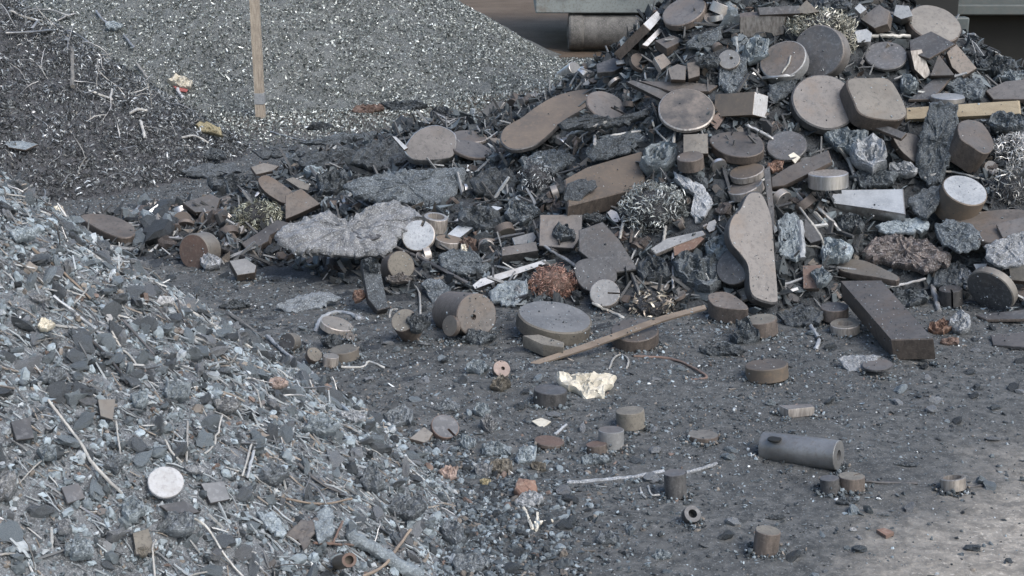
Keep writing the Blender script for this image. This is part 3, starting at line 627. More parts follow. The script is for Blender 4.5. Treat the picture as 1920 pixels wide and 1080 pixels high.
# ================================================================ scrap heap, from its back edge forward
# crest and right shoulder
D(1282, 20, 42, 24, (-.35, .93), 12, 'mauve', 'worn round disc highest on the left side of the heap crest', 'rustside')
P([(1387, 32), (1425, 29), (1474, 31), (1470, 64), (1440, 71), (1386, 69)], (0, -.35, .9), 8, 'cutside', 'brushed steel block with a shining flat face below the crest', name='steel_block')
P([(1420, 14), (1500, 10), (1502, 25), (1424, 28)], (0, .4, .9), 8, 'dark', 'dark steel bar at the crest behind the brushed block', name='steel_bar')
P([(1490, 22), (1512, 0), (1536, 22), (1512, 26)], (0, .3, .9), 10, 'tan', 'tan pointed wedge at the crest behind the curly swarf', name='steel_wedge')
P([(1612, 35), (1648, 8), (1668, 22), (1664, 45), (1640, 53)], (-.2, .4, .9), 14, 'mauve', 'brown angular block at the crest left of the beige disc', name='steel_block')
P([(1680, 9), (1704, 11), (1711, 30), (1690, 36), (1675, 28)], (0, .3, .9), 12, 'pale', 'bright angular offcut touching the left rim of the beige disc', 'steel', name='steel_block')
P([(1602, 15), (1612, 6), (1625, 17), (1613, 26)], (0, .3, .9), 8, 'pale', 'tiny bright offcut on the crest left of the brown angular block', 'steel', name='steel_block')
S(1560, 8, 80, 34, 'slagdark', 'dark slag lump on the crest between the wedge and the tiny bright offcut')
D(1753, 43, 51, 31, (.36, .93), 15, 'tan', 'beige speckled disc at the right of the crest before the skip', 'rustside')
SP([(1800, 82), (1810, 50), (1835, 42), (1862, 50), (1868, 80), (1845, 90), (1815, 93)], 'slagmauve', 'grey jagged slag slab right of the beige disc, against the dark skip', 16)
S(1880, 95, 70, 30, 'slag', 'slag lump on the shoulder under the jagged slab')
P([(1815, 92), (1860, 93), (1920, 118), (1922, 130), (1850, 106)], (0, .7, .7), 5, 'dark', 'long thin dark flat bar sloping down the right shoulder', name='steel_bar')
S(1870, 124, 90, 40, 'slag', 'dark slag lump under the sloping flat bar'); S(1900, 143, 64, 28, 'slagblue', 'pale blue slag lump at the right edge under the flat bar')
P([(1848, 170), (1885, 152), (1925, 148), (1925, 186), (1862, 186)], (0, .7, .7), 8, 'mauve', 'brown flat plate at the right edge above the pale board')
P([(1602, 58), (1625, 54), (1635, 62), (1632, 78), (1608, 80)], (0, .5, .85), 8, 'pale', 'bright cube of cut steel right of the curly swarf on the crest', 'steel', name='steel_block')
R([(1632, 67), (1706, 68)], 4, 'palewire', 'pale straight rod behind the purple grey disc', 'metal_rod')
D(1661, 103, 39, 26, (.05, 1), 6, 'dark', 'purple grey disc lying under the pale rod near the crest', 'darkside')
P([(1775, 98), (1793, 82), (1832, 128), (1806, 144), (1785, 126)], (.2, .4, .85), 8, 'brown', 'wedge with a bright ridge, right one of the row under the diamond plate', name='steel_wedge')
P([(1744, 142), (1760, 102), (1790, 141)], (0, .3, .9), 8, 'mauve', 'triangular wedge, middle one of the row under the diamond plate', name='steel_wedge')
P([(1707, 95), (1728, 92), (1746, 140), (1734, 148), (1715, 130)], (.3, .1, .9), 8, 'cutside', 'shiny curved brown wedge, left one of the row under the diamond plate', name='steel_wedge')
P([(1746, 58), (1792, 82), (1742, 110), (1707, 98), (1705, 76)], (0, .7, .7), 4, 'dark', 'grey diamond shaped plate propped against the beige disc')
# left flank of the crest
P([(1232, 20), (1242, 31), (1219, 57), (1206, 45)], (.65, .65, .4), 78, 'white', 'long dark square bar with a bright sawn end on the upper left flank', 'rustside', name='steel_bar')
P([(1236, 52), (1243, 57), (1214, 87), (1204, 84)], (.3, .6, .7), 6, 'steel', 'bright narrow strip just under the long dark square bar', name='steel_bar')
SP([(1283, 82), (1300, 68), (1335, 55), (1358, 50), (1354, 72), (1335, 86), (1310, 93), (1290, 91)], 'slag', 'teal grey slag slab below the worn round disc', 9)
P([(1228, 76), (1262, 66), (1284, 75), (1250, 91)], (0, .8, .6), 15, 'mauve', 'rusty square block below the bright narrow strip', name='steel_block')
P([(1226, 108), (1244, 100), (1259, 118), (1240, 131)], (.2, .5, .8), 9, 'brown', 'small brown block with a bright corner on the upper left flank', 'steel', name='steel_block')
P([(1252, 128), (1270, 120), (1286, 124), (1285, 150), (1258, 149)], (0, .3, .9), 10, 'mauve', 'left of two touching square blocks above the long flat plate', name='steel_block')
P([(1288, 118), (1311, 114), (1312, 142), (1291, 148)], (0, .3, .9), 8, 'brown', 'right of two touching square blocks above the long flat plate', name='steel_block')
SP([(1350, 120), (1385, 98), (1403, 110), (1400, 135), (1385, 166), (1365, 181), (1345, 166), (1345, 145)], 'slag', 'slag slab hanging behind the little holed washer', 12)
D(1367, 111, 20, 18, (0, 1), 5, 'grey', 'little grey washer stuck on a hanging slag slab', hole=(.16, .2, .1), name='steel_washer')
S(1420, 95, 60, 50, 'slagblue', 'blue grey slag lump under the brushed steel block'); S(1330, 115, 50, 30, 'slagdark', 'black slag lump left of the little washer')
P([(1118, 120), (1150, 108), (1181, 118), (1150, 134), (1120, 136)], (0, .8, .6), 8, 'dark', 'dark box shaped offcut on the low left edge of the flank', 'darkside', name='steel_block')
P([(1154, 114), (1180, 110), (1182, 118), (1156, 121)], (0, .5, .8), 4, 'white', 'bright white flat chip on the dark box shaped offcut', name='steel_chip')
D(1078, 128, 14, 9, (.7, .5), 30, 'grey', 'shiny short round bar at the left tip of the flank', 'steel', name='steel_cylinder')
P([(1028, 172), (1055, 150), (1062, 156), (1038, 179)], (.6, .65, .45), 34, 'white', 'small bar with a white cut end below the shiny round bar', 'darkside', name='steel_bar')
# middle band behind
B(1536, 44, 130, 52, [(.55, .54, .46), (.3, .3, .26), (.12, .12, .1), (.75, .73, .65)], [3, 3, 2, 1.5], 'cream curly swarf draped over the top of the big dark disc', 320, 15)
B(1590, 80, 32, 60, [(.55, .54, .46), (.3, .3, .26), (.75, .73, .65)], [3, 3, 1.5], 'narrow tail of cream swarf behind the right rim of the big dark disc', 110, 13)
D(1534, 96, 50, 46, (-.9, .3), 14, 'dark', 'big dark upright disc under the cream curly swarf', 'mauve')
D(1468, 111, 44, 33, (-.55, .83), 16, 'brown', 'brown disc leaning before the left half of the big dark disc', 'grey')
R([(1466, 137), (1478, 120), (1483, 104)], 2, 'palewire', 'pale scratch like wire lying on the leaning brown disc')
R([(1395, 149), (1440, 146), (1490, 141)], 3, 'wire', 'grey rod lying under the leaning brown disc', 'metal_rod')
SP([(1440, 160), (1470, 150), (1500, 148), (1485, 175), (1450, 195), (1438, 185)], 'slag', 'scaly slag slab left of the large grey disc', 10)
D(1546, 190, 61, 50, (.45, .88), 13, 'mauve', 'largest grey disc, half behind the rounded square block', 'darkside')
P([(1588, 150), (1630, 145), (1665, 147), (1684, 170), (1700, 205), (1698, 219), (1680, 226), (1637, 222), (1612, 212), (1600, 190)], (.38, .6, .72), 26, 'tan', 'thick rounded square block beside the largest grey disc', 'rustside', name='steel_block', sm=True, bevel=.05)
S(1704, 160, 44, 42, 'slagblue', 'pale blue slag lump right of the rounded square block')
P([(1703, 187), (1750, 148), (1786, 142), (1762, 170), (1745, 186)], (0, .8, .6), 5, 'dark', 'dark flat sliver plate above the pale board')
SP([(1765, 162), (1800, 146), (1840, 148), (1852, 165), (1840, 189), (1800, 186)], 'slag', 'grey slag slab above the right half of the pale board', 14)
P([(1697, 202), (1800, 195), (1912, 188), (1915, 213), (1800, 219), (1697, 224)], (0, .45, .9), 6, 'wood', 'pale yellow wooden board crossing behind the upright slag slab', 'wood', name='wooden_board')
D(1777, 180, 31, 6, (0, 1), 10, 'pale', 'thin bright steel disc lying just above the pale board', 'steel')
P([(1797, 233), (1815, 224), (1842, 231), (1862, 262), (1861, 281), (1845, 288), (1820, 273), (1800, 258)], (.45, .7, .5), 45, 'mauve', 'thick stubby steel round with pitted face right of the upright slag slab', 'rustside', sm=True, name='steel_cylinder')
S(1890, 226, 90, 34, 'slag', 'slag lump under the right end of the pale board'); S(1895, 250, 60, 24, 'slagdark', 'black slag lump over the bright white swarf ball')
P([(1675, 254), (1703, 249), (1726, 262), (1719, 302), (1700, 292), (1685, 276)], (.3, .5, .8), 10, 'mauve', 'brown curved plate tucked left of the upright slag slab', sm=True)
P([(1640, 240), (1655, 232), (1700, 250), (1690, 260)], (0, .6, .8), 5, 'dark', 'dark narrow strip under the rounded square block', name='steel_bar')
# middle of the heap, left
P([(1200, 152), (1290, 154), (1346, 160), (1330, 171), (1262, 173)], (0, .8, .6), 5, 'mauve', 'long flat brown plate above the dark streaked disc')
P([(1174, 153), (1186, 150), (1264, 176), (1248, 190)], (0, .6, .8), 6, 'dark', 'dark tapered bar sloping into the dark streaked disc', 'darkside', name='steel_bar')
P([(1415, 172), (1441, 180), (1437, 222), (1411, 215)], (.85, .05, .5), 74, 'white', 'square bar with a white cut end facing right, below the washer', 'blocky', name='steel_bar')
D(1287, 204, 53, 39, (.05, 1), 7, 'stained', 'dark streaked brown disc high in the middle of the heap', 'cutside')
P([(938, 264), (945, 240), (975, 222), (1005, 200), (1040, 180), (1085, 168), (1116, 168), (1122, 182), (1095, 203), (1055, 227), (1030, 251), (1000, 273), (960, 280)], (-.05, .85, .5), 8, 'blocky', 'long brown plate with a rounded end on the left flank', 'darkside', sm=True)
D(1137, 197, 40, 24, (.42, .9), 6, 'mauve', 'pinkish slotted disc on the upper end of the long brown plate', 'rustside', slot=(-.6, .25, .07))
P([(860, 240), (905, 206), (926, 189), (946, 191), (936, 205), (895, 239)], (-.55, .55, .62), 30, 'tan', 'tan topped block with a shiny blue side left of the long brown plate', 'steel', name='steel_block')
D(880, 255, 34, 11, (.1, 1), 6, 'brown', 'flat brown disc behind the pinkish eight sided disc'); D(884, 279, 39, 15, (.3, .95), 6, 'mauve', 'oval brown disc right of the pinkish eight sided disc', 'rustside')
SP([(640, 347), (680, 332), (760, 318), (830, 318), (877, 315), (868, 345), (850, 375), (820, 395), (790, 391), (760, 386), (700, 376), (660, 371)], 'slag', 'wide dark speckled slag slab left of the heap centre', 16, (0, .5, .85))
SP([(545, 300), (590, 285), (650, 280), (690, 292), (640, 318), (570, 318)], 'slagdark', 'flat dark slag slab at the back left of the heap', 14); SP([(670, 280), (705, 262), (750, 268), (768, 300), (740, 320), (690, 318), (655, 308)], 'slagdark', 'dark slag slab left of the pinkish eight sided disc', 18)
P([(758, 279), (772, 255), (790, 241), (815, 234), (838, 240), (854, 252), (855, 272), (848, 293), (820, 299), (785, 300), (768, 295)], (0, .45, .88), 10, 'mauve', 'pinkish eight sided disc on the left flank of the heap', 'steel', name='steel_disc', sm=True)
P([(735, 255), (742, 256), (765, 277), (758, 281)], (0, .5, .8), 3, 'pale', 'thin pale strip leaning on the pinkish eight sided disc', name='steel_chip')
SP([(880, 340), (910, 315), (960, 320), (977, 345), (960, 365), (915, 370), (885, 361)], 'slagdark', 'rounded dark slag slab right of the speckled slab', 16)
S(690, 205, 60, 22, 'rust', 'rusty flat lump on the ground near the chip heap'); S(760, 200, 90, 26, 'slag', 'slag lump at the back edge near the chip heap'); S(830, 215, 60, 30, 'slagdark', 'black slag lump behind the tan topped block')
SP([(560, 268), (640, 250), (720, 246), (730, 262), (640, 276)], 'slag', 'low grey slag slab farthest back on the left', 8)
SP([(1040, 233), (1100, 215), (1160, 222), (1232, 205), (1226, 216), (1180, 233), (1120, 241), (1060, 246)], 'slagdark', 'dark slag slab under the pinkish slotted disc', 12)
SP([(1095, 282), (1130, 255), (1200, 243), (1217, 262), (1180, 286), (1140, 301), (1100, 299)], 'slag', 'teal grey slag slab above the big brown block', 9)
SP([(970, 300), (1010, 285), (1060, 280), (1085, 300), (1040, 330), (985, 330)], 'slag', 'slag slab left of the big brown block', 14)
R([(1034, 265), (1085, 247), (1138, 228)], 3, 'palewire', 'upper of two pale rods under the slotted disc', 'metal_rod'); R([(1062, 276), (1100, 250), (1136, 231)], 2.5, 'palewire', 'lower of two pale rods under the slotted disc', 'metal_rod')
R([(1125, 258), (1160, 252), (1202, 245)], 2.5, 'palewire', 'pale rod along the edge of the teal grey slab', 'metal_rod'); R([(1115, 255), (1115, 270)], 3, 'white', 'tiny white stub standing above the big brown block', 'metal_rod')
P([(1058, 336), (1100, 313), (1203, 283), (1211, 350), (1160, 362), (1065, 386)], (.05, .8, .6), 30, 'blocky', 'big brown rectangular block in the middle of the heap', name='steel_block')
SP([(1060, 350), (1085, 335), (1118, 338), (1120, 352), (1085, 378), (1055, 375)], 'slagdark', 'dark slag skin stuck on the big brown block', 6)
S(1232, 300, 74, 74, 'slagblue', 'blue grey slag lump right of the big brown block'); R([(1265, 250), (1258, 296)], 3, 'palewire', 'grey upright rod beside the little beige cube', 'metal_rod'); R([(1225, 240), (1240, 255), (1258, 273)], 2, 'palewire', 'pale wire above the blue grey lump')
P([(1281, 252), (1327, 250), (1328, 288), (1281, 288)], (0, .3, .95), 10, 'tan', 'little beige cube in the middle of the heap', name='steel_block')
R([(1400, 235), (1430, 250), (1450, 262)], 4, 'wire', 'grey pipe bit sloping toward the dark blue disc', 'metal_rod')
P([(1330, 263), (1345, 250), (1385, 246), (1416, 250), (1431, 266), (1430, 284), (1405, 294), (1370, 292), (1345, 281)], (0, .82, .57), 15, 'mauve', 'brown disc with a cut edge right of the little beige cube', sm=True, name='steel_disc')
D(1294, 293, 25, 10, (0, 1), 22, 'brown', 'short round stub before the little beige cube', 'rustside', name='steel_cylinder')
D(1475, 272, 38, 27, (0, 1), 6, 'dark', 'dark blue grey disc below the largest grey disc', 'darkside')
P([(1478, 291), (1488, 285), (1501, 295), (1491, 307)], (0, .4, .9), 7, 'cream', 'small beige cube on the lower rim of the dark blue disc', name='steel_block')
S(1456, 312, 36, 26, 'orange', 'rusty orange lump right of the stacked coppery discs')
P([(1446, 333), (1480, 311), (1553, 281), (1561, 303), (1470, 348), (1447, 351)], (-.1, .6, .8), 7, 'mauve', 'reddish flat bar sloping up under the dark blue disc', name='steel_bar')
S(1590, 262, 96, 46, 'slagblue', 'pale blue slag lump under the largest grey disc'); S(1630, 290, 80, 70, 'slagpale', 'pale grey slag lump left of the brown curved plate'); S(1690, 318, 70, 34, 'slagpale', 'pale grey slag lump above the silver plate'); S(1640, 338, 110, 34, 'slag', 'slag lump lying along the top of the silver plate')
R([(1570, 273), (1590, 300), (1606, 341)], 4, 'palewire', 'pale bent strip hanging above the silver plate', 'metal_strip')
SP([(1742, 192), (1765, 188), (1797, 195), (1797, 240), (1788, 280), (1778, 320), (1765, 345), (1740, 355), (1722, 330), (1715, 300), (1722, 260), (1735, 222)], 'slag', 'tall upright speckled slag slab before the pale board', 14, (0, .25, .95))
S(1308, 343, 54, 30, 'slagdark', 'dark slag lump below the short round stub'); SP([(1262, 322), (1290, 333), (1322, 353), (1338, 380), (1330, 406), (1305, 421), (1295, 402), (1310, 376), (1285, 356), (1264, 336)], 'slagpale', 'pale blue hooked slag piece right of the grey swarf', 12)
D(1396, 347, 34, 14, (-.25, .95), 16, 'brown', 'lower of two stacked coppery discs', 'cutside'); D(1400, 320, 33, 13, (-.2, .97), 12, 'blocky', 'upper of two stacked coppery discs', 'cutside')
D(1553, 324, 37, 7, (0, 1), 27, 'cutside', 'short bright steel round standing above the silver plate', 'steel', name='steel_cylinder')
D(1810, 356, 43, 25, (.45, .89), 46, 'pale', 'pale faced steel round with brown side, right of the silver plate', 'blocky', name='steel_cylinder')
SP([(1700, 378), (1725, 357), (1765, 347), (1768, 372), (1755, 396), (1735, 413), (1712, 402)], 'slagdark', 'smooth dark slag piece between the silver plate and the pale faced round', 10)
P([(1556, 356), (1694, 354), (1698, 402), (1640, 392), (1560, 381)], (0, .7, .7), 20, 'silver', 'bright silver trapezoid plate on the right of the heap', 'steel')
B(1902, 285, 84, 72, [(.8, .8, .78), (.5, .5, .5), (.25, .26, .27)], [3, 3, 1.5], 'bright white ball of swarf at the right edge of the heap', 380, 14)
B(1895, 355, 70, 90, [(.5, .5, .48), (.2, .21, .21), (.07, .07, .07)], [2, 3, 3], 'dark wiry swarf under the bright white swarf ball', 160, 20, wd=.04)
R([(1733, 333), (1770, 322), (1800, 325), (1850, 338)], 2.2, 'palewire', 'thin pale wire across the foot of the upright slag slab')
# left end of the heap
S(440, 348, 96, 44, 'slagdark', 'dark slag lump at the foot of the turnings heap'); S(560, 300, 90, 34, 'slag', 'slag lump behind the tan wedge on the left'); S(620, 345, 80, 50, 'slag', 'slag lump between the brown offcuts and the speckled slab'); S(590, 322, 50, 26, 'slagblue', 'blue slag lump above the small bright ended bar')
P([(470, 313), (495, 305), (523, 311), (512, 320), (480, 327)], (0, .7, .7), 6, 'tan', 'tan wedge highest of the offcuts at the left end', name='steel_wedge')
P([(535, 336), (550, 332), (581, 346), (578, 357), (560, 352)], (0, .6, .8), 6, 'tan', 'small bar with a bright end at the left end of the heap', 'steel', name='steel_bar')
P([(484, 336), (500, 328), (530, 345), (549, 362), (536, 381), (510, 369), (491, 353)], (0, .6, .8), 7, 'brown', 'brown rounded offcut at the left end of the heap', sm=True)
P([(535, 366), (565, 353), (601, 382), (562, 400), (535, 411)], (0, .5, .85), 8, 'brown', 'brown triangular offcut behind the pale slag sheet', name='steel_wedge')
P([(342, 380), (395, 363), (413, 372), (405, 396), (366, 398)], (0, .6, .8), 8, 'dark', 'dark flat plate at the foot of the turnings heap')
P([(150, 404), (202, 402), (246, 420), (254, 438), (230, 446), (188, 431)], (0, .85, .5), 12, 'brown', 'brown rounded plate half behind the debris pile', sm=True)
R([(255, 424), (316, 427)], 4, 'white', 'short white rod beside the brown rounded plate', 'metal_rod')
B(482, 405, 100, 62, [(.35, .36, .28), (.09, .09, .07), (.7, .72, .6), (.2, .2, .15)], [3, 4, 1.3, 2], 'greenish dark swarf clump left of the pale slag sheet', 340, 11)
P([(452, 456), (490, 432), (520, 412), (546, 418), (506, 441), (503, 452), (466, 472)], (-.35, .6, .7), 9, 'mauve', 'brown bar with a pale corner under the left tip of the slag sheet', name='steel_bar')
SP([(508, 450), (530, 425), (570, 410), (610, 402), (640, 415), (675, 405), (710, 385), (745, 378), (775, 390), (797, 408), (780, 416), (755, 436), (745, 461), (730, 476), (680, 481), (630, 479), (590, 473), (560, 479), (530, 466)], 'slagmauve', 'large pale crusty slag sheet jutting out over the ground', 20, (0, .75, .65), rough=.5, lift=.2)
D(688, 437, 27, 11, (.1, 1), 3, 'dark', 'dark round dent shaped disc lying on the pale slag sheet', 'darkside')
R([(585, 430), (592, 412), (615, 404), (640, 406)], 3, 'white', 'white curved rim on the left part of the slag sheet', 'metal_strip')
D(363, 472, 34, 27, (-.9, -.1), 24, 'rust', 'red rusty round standing on edge at the left end', 'tan', name='steel_cylinder'); S(394, 490, 42, 32, 'slagpale', 'pale slag lump leaning on the red rusty round')
P([(430, 489), (460, 484), (481, 498), (478, 511), (445, 516)], (0, .6, .8), 12, 'grey', 'grey broken block on the ground right of the red rusty round', name='steel_block')
R([(422, 462), (432, 443)], 3, 'palewire', 'short pale stub beside the red rusty round', 'metal_rod'); R([(410, 465), (450, 480), (500, 497)], 5, 'darkwire', 'dark slanting bar behind the grey broken block', 'metal_rod')
SP([(330, 325), (380, 308), (440, 305), (455, 322), (390, 335)], 'slagdark', 'flat dark slag crust at the right foot of the turnings heap', 8); SP([(470, 285), (520, 272), (560, 276), (540, 292), (490, 298)], 'slagdark', 'flat dark slag crust on the bare strip before the wooden post', 8); S(405, 290, 50, 20, 'slag', 'small slag lump beneath the yellow brown rag'); S(600, 238, 60, 18, 'slagdark', 'low dark slag lump on the ground right of the wooden post')
# centre of the heap
D(818, 406, 23, 8, (.2, 1), 26, 'grey', 'grey steel ring right of the pale slag sheet', 'cutside', name='steel_ring', hole=(.7, 0, 0)); R([(845, 422), (905, 380)], 2.5, 'wire', 'thin rod beside the bright flat bar', 'metal_rod')
P([(838, 440), (855, 425), (925, 385), (943, 388), (880, 432), (862, 446)], (-.15, .6, .8), 5, 'silver', 'bright flat bar sloping up right of the white notched disc', 'steel', name='steel_bar')
D(842, 448, 25, 8, (.1, 1), 14, 'blocky', 'shiny brown disc under the foot of the bright flat bar', 'cutside'); S(880, 460, 36, 30, 'rust', 'rusty lump beside the shiny brown disc'); S(870, 466, 22, 18, 'cream', 'tiny cream lump next to the shiny brown disc')
D(784, 441, 31, 29, (-.2, .6), 4, 'pale', 'white notched disc at the right tip of the slag sheet', slot=(1.25, .62, .1))
B(1005, 335, 62, 74, [(.6, .64, .66), (.2, .22, .23), (.06, .06, .07)], [2, 3, 3], 'small glinting swarf clump left of the big brown block', 180, 12)
S(905, 410, 90, 50, 'slagdark', 'black slag lump under the bright flat bar'); S(975, 400, 80, 44, 'slag', 'slag lump right of the bright flat bar')
S(1110, 408, 70, 18, 'slagdark', 'dark slag lump under the big brown block')
P([(1012, 402), (1092, 402), (1091, 440), (1075, 466), (1010, 461)], (0, .5, .85), 7, 'mauve', 'purple grey square plate in front of the big brown block', 'darkside'); S(1058, 438, 46, 44, 'slag', 'slag lump on the purple grey square plate')
B(1226, 392, 132, 104, [(.5, .53, .52), (.22, .24, .24), (.07, .075, .075), (.72, .74, .72)], [3, 4, 3, .8], 'grey green tangle of swarf in the centre of the heap', 430, 17)
R([(1170, 405), (1167, 425), (1162, 447)], 3, 'palewire', 'pale strip hanging at the left of the grey green swarf', 'metal_strip'); R([(1248, 425), (1243, 460)], 3, 'palewire', 'pale strip hanging below the grey green swarf', 'metal_strip')
P([(1085, 431), (1130, 415), (1162, 450), (1197, 505), (1150, 512), (1112, 492), (1085, 470)], (0, .5, .85), 8, 'dark', 'dark five cornered plate left of the centre swarf', 'darkside')
P([(960, 446), (1000, 435), (1006, 445), (1000, 455), (965, 459)], (0, .6, .8), 8, 'grey', 'grey stub block over the mauve grey bar', 'steel', name='steel_block')
P([(1262, 463), (1310, 441), (1321, 447), (1302, 466), (1264, 480)], (0, .5, .8), 7, 'orange', 'rusty lower bar of the pair under the centre swarf', 'rustside', name='steel_bar')
P([(1220, 466), (1250, 447), (1318, 432), (1323, 440), (1270, 459), (1230, 476)], (0, .6, .8), 6, 'grey', 'grey upper bar of the pair under the centre swarf', 'cutside', name='steel_bar')
S(1310, 510, 120, 84, 'slag', 'blue speckled slag mass under the pair of bars'); S(1225, 505, 80, 50, 'slagdark', 'dark slag lump below the dark five cornered plate'); S(1350, 470, 60, 60, 'slagblue', 'blue slag lump left of the tall flame cut plate')
R([(1348, 415), (1354, 392), (1372, 379), (1392, 376)], 2.5, 'wire', 'arched wire at the left shoulder of the tall flame cut plate')
D(1376, 499, 36, 32, (-.7, .4), 14, 'dark', 'dark round behind the foot of the tall flame cut plate', 'darkside')
P([(1378, 552), (1400, 536), (1412, 514), (1420, 524), (1415, 546), (1400, 561), (1382, 566)], (-.5, .5, .7), 5, 'tan', 'tan crescent edge of a disc leaning on the tall plate', 'tan', name='steel_ring')
P([(1432, 318), (1443, 310), (1452, 400), (1452, 440), (1442, 402)], (0, .2, .95), 5, 'dark', 'thin grey upright strip behind the tall flame cut plate', name='steel_bar')
P([(1400, 366), (1412, 358), (1428, 362), (1440, 385), (1448, 415), (1453, 480), (1459, 552), (1455, 570), (1420, 562), (1407, 545), (1403, 502), (1391, 480), (1371, 456), (1366, 430), (1373, 406), (1388, 390)], (.4, .35, .85), 13, 'mauve', 'tall flame cut plate with a narrow neck standing right of centre', 'darkside', sm=True)
P([(1510, 400), (1530, 430), (1541, 450), (1520, 456), (1506, 440)], (0, .4, .9), 6, 'dark', 'dark curved plate right of the blue slag column', 'darkside')
SP([(1458, 412), (1475, 400), (1500, 405), (1508, 440), (1508, 486), (1490, 491), (1460, 481)], 'slagblue', 'blue grey slag column right of the tall flame cut plate', 14)
R([(1500, 415), (1506, 485)], 6, 'pale', 'pale round bar along the blue slag column', 'metal_rod')
for q, l, rr in [([(1508, 365), (1580, 436)], 'straight grey rod sloping down under the silver plate', 4), ([(1500, 382), (1530, 400), (1560, 432)], 'curved wire just left of the straight grey rod', 2.5), ([(1500, 390), (1530, 430), (1543, 455), (1540, 482)], 'bent wire hanging beside the blue slag column', 2.5), ([(1508, 460), (1540, 465), (1572, 482)], 'thin pale wire over the hex rusty plate', 2)]: R(q, rr, 'palewire' if rr < 3 else 'wire', l, 'metal_rod' if rr == 4 else 'wire')
S(1590, 420, 60, 44, 'slag', 'dark slag lump under the lower edge of the silver plate'); S(1565, 470, 80, 50, 'slagblue', 'blue grey slag lump left of the rust coloured slag slab')
SP([(1640, 425), (1690, 408), (1745, 415), (1740, 436), (1660, 440)], 'slagblue', 'pale blue slag sliver below the silver plate', 10)
P([(1780, 411), (1830, 397), (1925, 394), (1925, 441), (1880, 456), (1840, 451), (1800, 432)], (0, .8, .6), 10, 'brown', 'wide brown plate at the right edge below the pale faced round', sm=True)
P([(1868, 421), (1885, 415), (1925, 405), (1925, 430), (1880, 446)], (0, .7, .7), 5, 'mauve', 'small mauve plate on the wide brown plate')
SP([(1748, 421), (1780, 410), (1825, 420), (1846, 450), (1835, 466), (1800, 476), (1770, 461), (1755, 441)], 'slag', 'bluish slag slab left on the wide brown plate', 12)
SP([(1843, 462), (1890, 440), (1925, 432), (1925, 502), (1870, 502), (1850, 491)], 'slagmauve', 'grey cracked slag slab at the right edge', 10)
SP([(1608, 479), (1640, 446), (1690, 439), (1740, 455), (1786, 480), (1781, 497), (1740, 512), (1700, 503), (1650, 491), (1620, 487)], 'slagrust', 'rust coloured spongy slag slab on the lower right of the heap', 24)
# foot of the heap, right
P([(1568, 493), (1582, 486), (1620, 488), (1660, 505), (1685, 518), (1680, 526), (1640, 519), (1600, 513), (1575, 506)], (0, .85, .5), 11, 'tan', 'tan kidney shaped plate behind the long heavy bar', sm=True)
P([(1505, 498), (1540, 496), (1547, 515), (1535, 541), (1506, 541)], (0, .3, .95), 6, 'rust', 'rusty hex shaped plate left of the long heavy bar'); S(1540, 520, 40, 40, 'slagblue', 'blue slag lump beside the rusty hex shaped plate')
P([(1825, 495), (1851, 494), (1847, 506), (1832, 509)], (0, .3, .9), 5, 'white', 'white chip right of the rust coloured slag slab', name='steel_chip')
SP([(1745, 521), (1768, 497), (1800, 492), (1822, 505), (1821, 530), (1795, 541), (1752, 537)], 'slagdark', 'dark rounded slag piece above the small slit cylinder', 16); S(1808, 520, 34, 40, 'slagpale', 'pale slag lump right of the dark rounded piece')
P([(1890, 490), (1925, 485), (1925, 528), (1895, 525)], (-.2, .3, .9), 8, 'olive', 'tan offcut cut by the right edge above the oval dark cylinder', name='steel_block')
R([(1660, 540), (1735, 523)], 2.5, 'white', 'thin white rod behind the long heavy bar', 'metal_rod'); S(1700, 560, 90, 40, 'slag', 'grey slag lump right of the long heavy bar')
D(1782, 541, 21, 7, (0, 1), 30, 'dark', 'small dark slit cylinder left of the oval dark cylinder', 'darkside', name='steel_cylinder', slot=(-1.5, .2, .09))
P([(1830, 590), (1925, 580), (1925, 598), (1850, 599)], (0, .9, .45), 5, 'dark', 'dark flat plate under the oval dark cylinder')
D(1856, 548, 47, 31, (-.45, -.6), 14, 'dark', 'oval dark cylinder lying on its side near the right edge', 'tan', name='steel_cylinder'); R([(1748, 535), (1760, 584)], 5, 'wire', 'grey round bar leaning by the small slit cylinder', 'metal_rod')
S(1765, 614, 52, 32, 'orange', 'rusty lump right of the end of the heavy bar'); S(1801, 607, 46, 40, 'slagpale', 'pale crumbly lump beside the rusty lump'); S(1780, 640, 42, 18, 'rust', 'flat rusty scrap under the pale crumbly lump')
P([(1857, 628), (1925, 622), (1925, 651), (1862, 646)], (0, .92, .4), 6, 'mauve', 'purple brown flat plate on the ground at the right edge', 'darkside')
SP([(1455, 592), (1500, 570), (1546, 585), (1540, 611), (1480, 616)], 'slagdark', 'black slag heaped left of the heavy bar', 14)
D(1565, 575, 26, 9, (0, 1), 22, 'dark', 'dark round stub hiding behind the upper end of the heavy bar', 'rustside', name='steel_cylinder')
D(1584, 606, 27, 10, (0, 1), 16, 'olive', 'tan ring lying left of the heavy bar', 'cutside', name='steel_ring', hole=(.5, 0, 0)); R([(1520, 612), (1535, 635), (1530, 656)], 4, 'pale', 'pale twisted strip left of the tan ring', 'metal_strip')
P([(1575, 526), (1652, 525), (1750, 635), (1671, 637)], (-.1, .86, .5), 38, 'mauve', 'long heavy rectangular steel bar lying on the ground', 'rustside', name='steel_bar', bevel=.02)
SP([(1570, 673), (1600, 665), (1652, 668), (1640, 691), (1590, 701)], 'slagpale', 'pale flat slag flake before the heavy bar', 6); D(1645, 683, 28, 11, (0, 1), 4, 'mauve', 'thin purple disc on the pale slag flake', 'darkside')
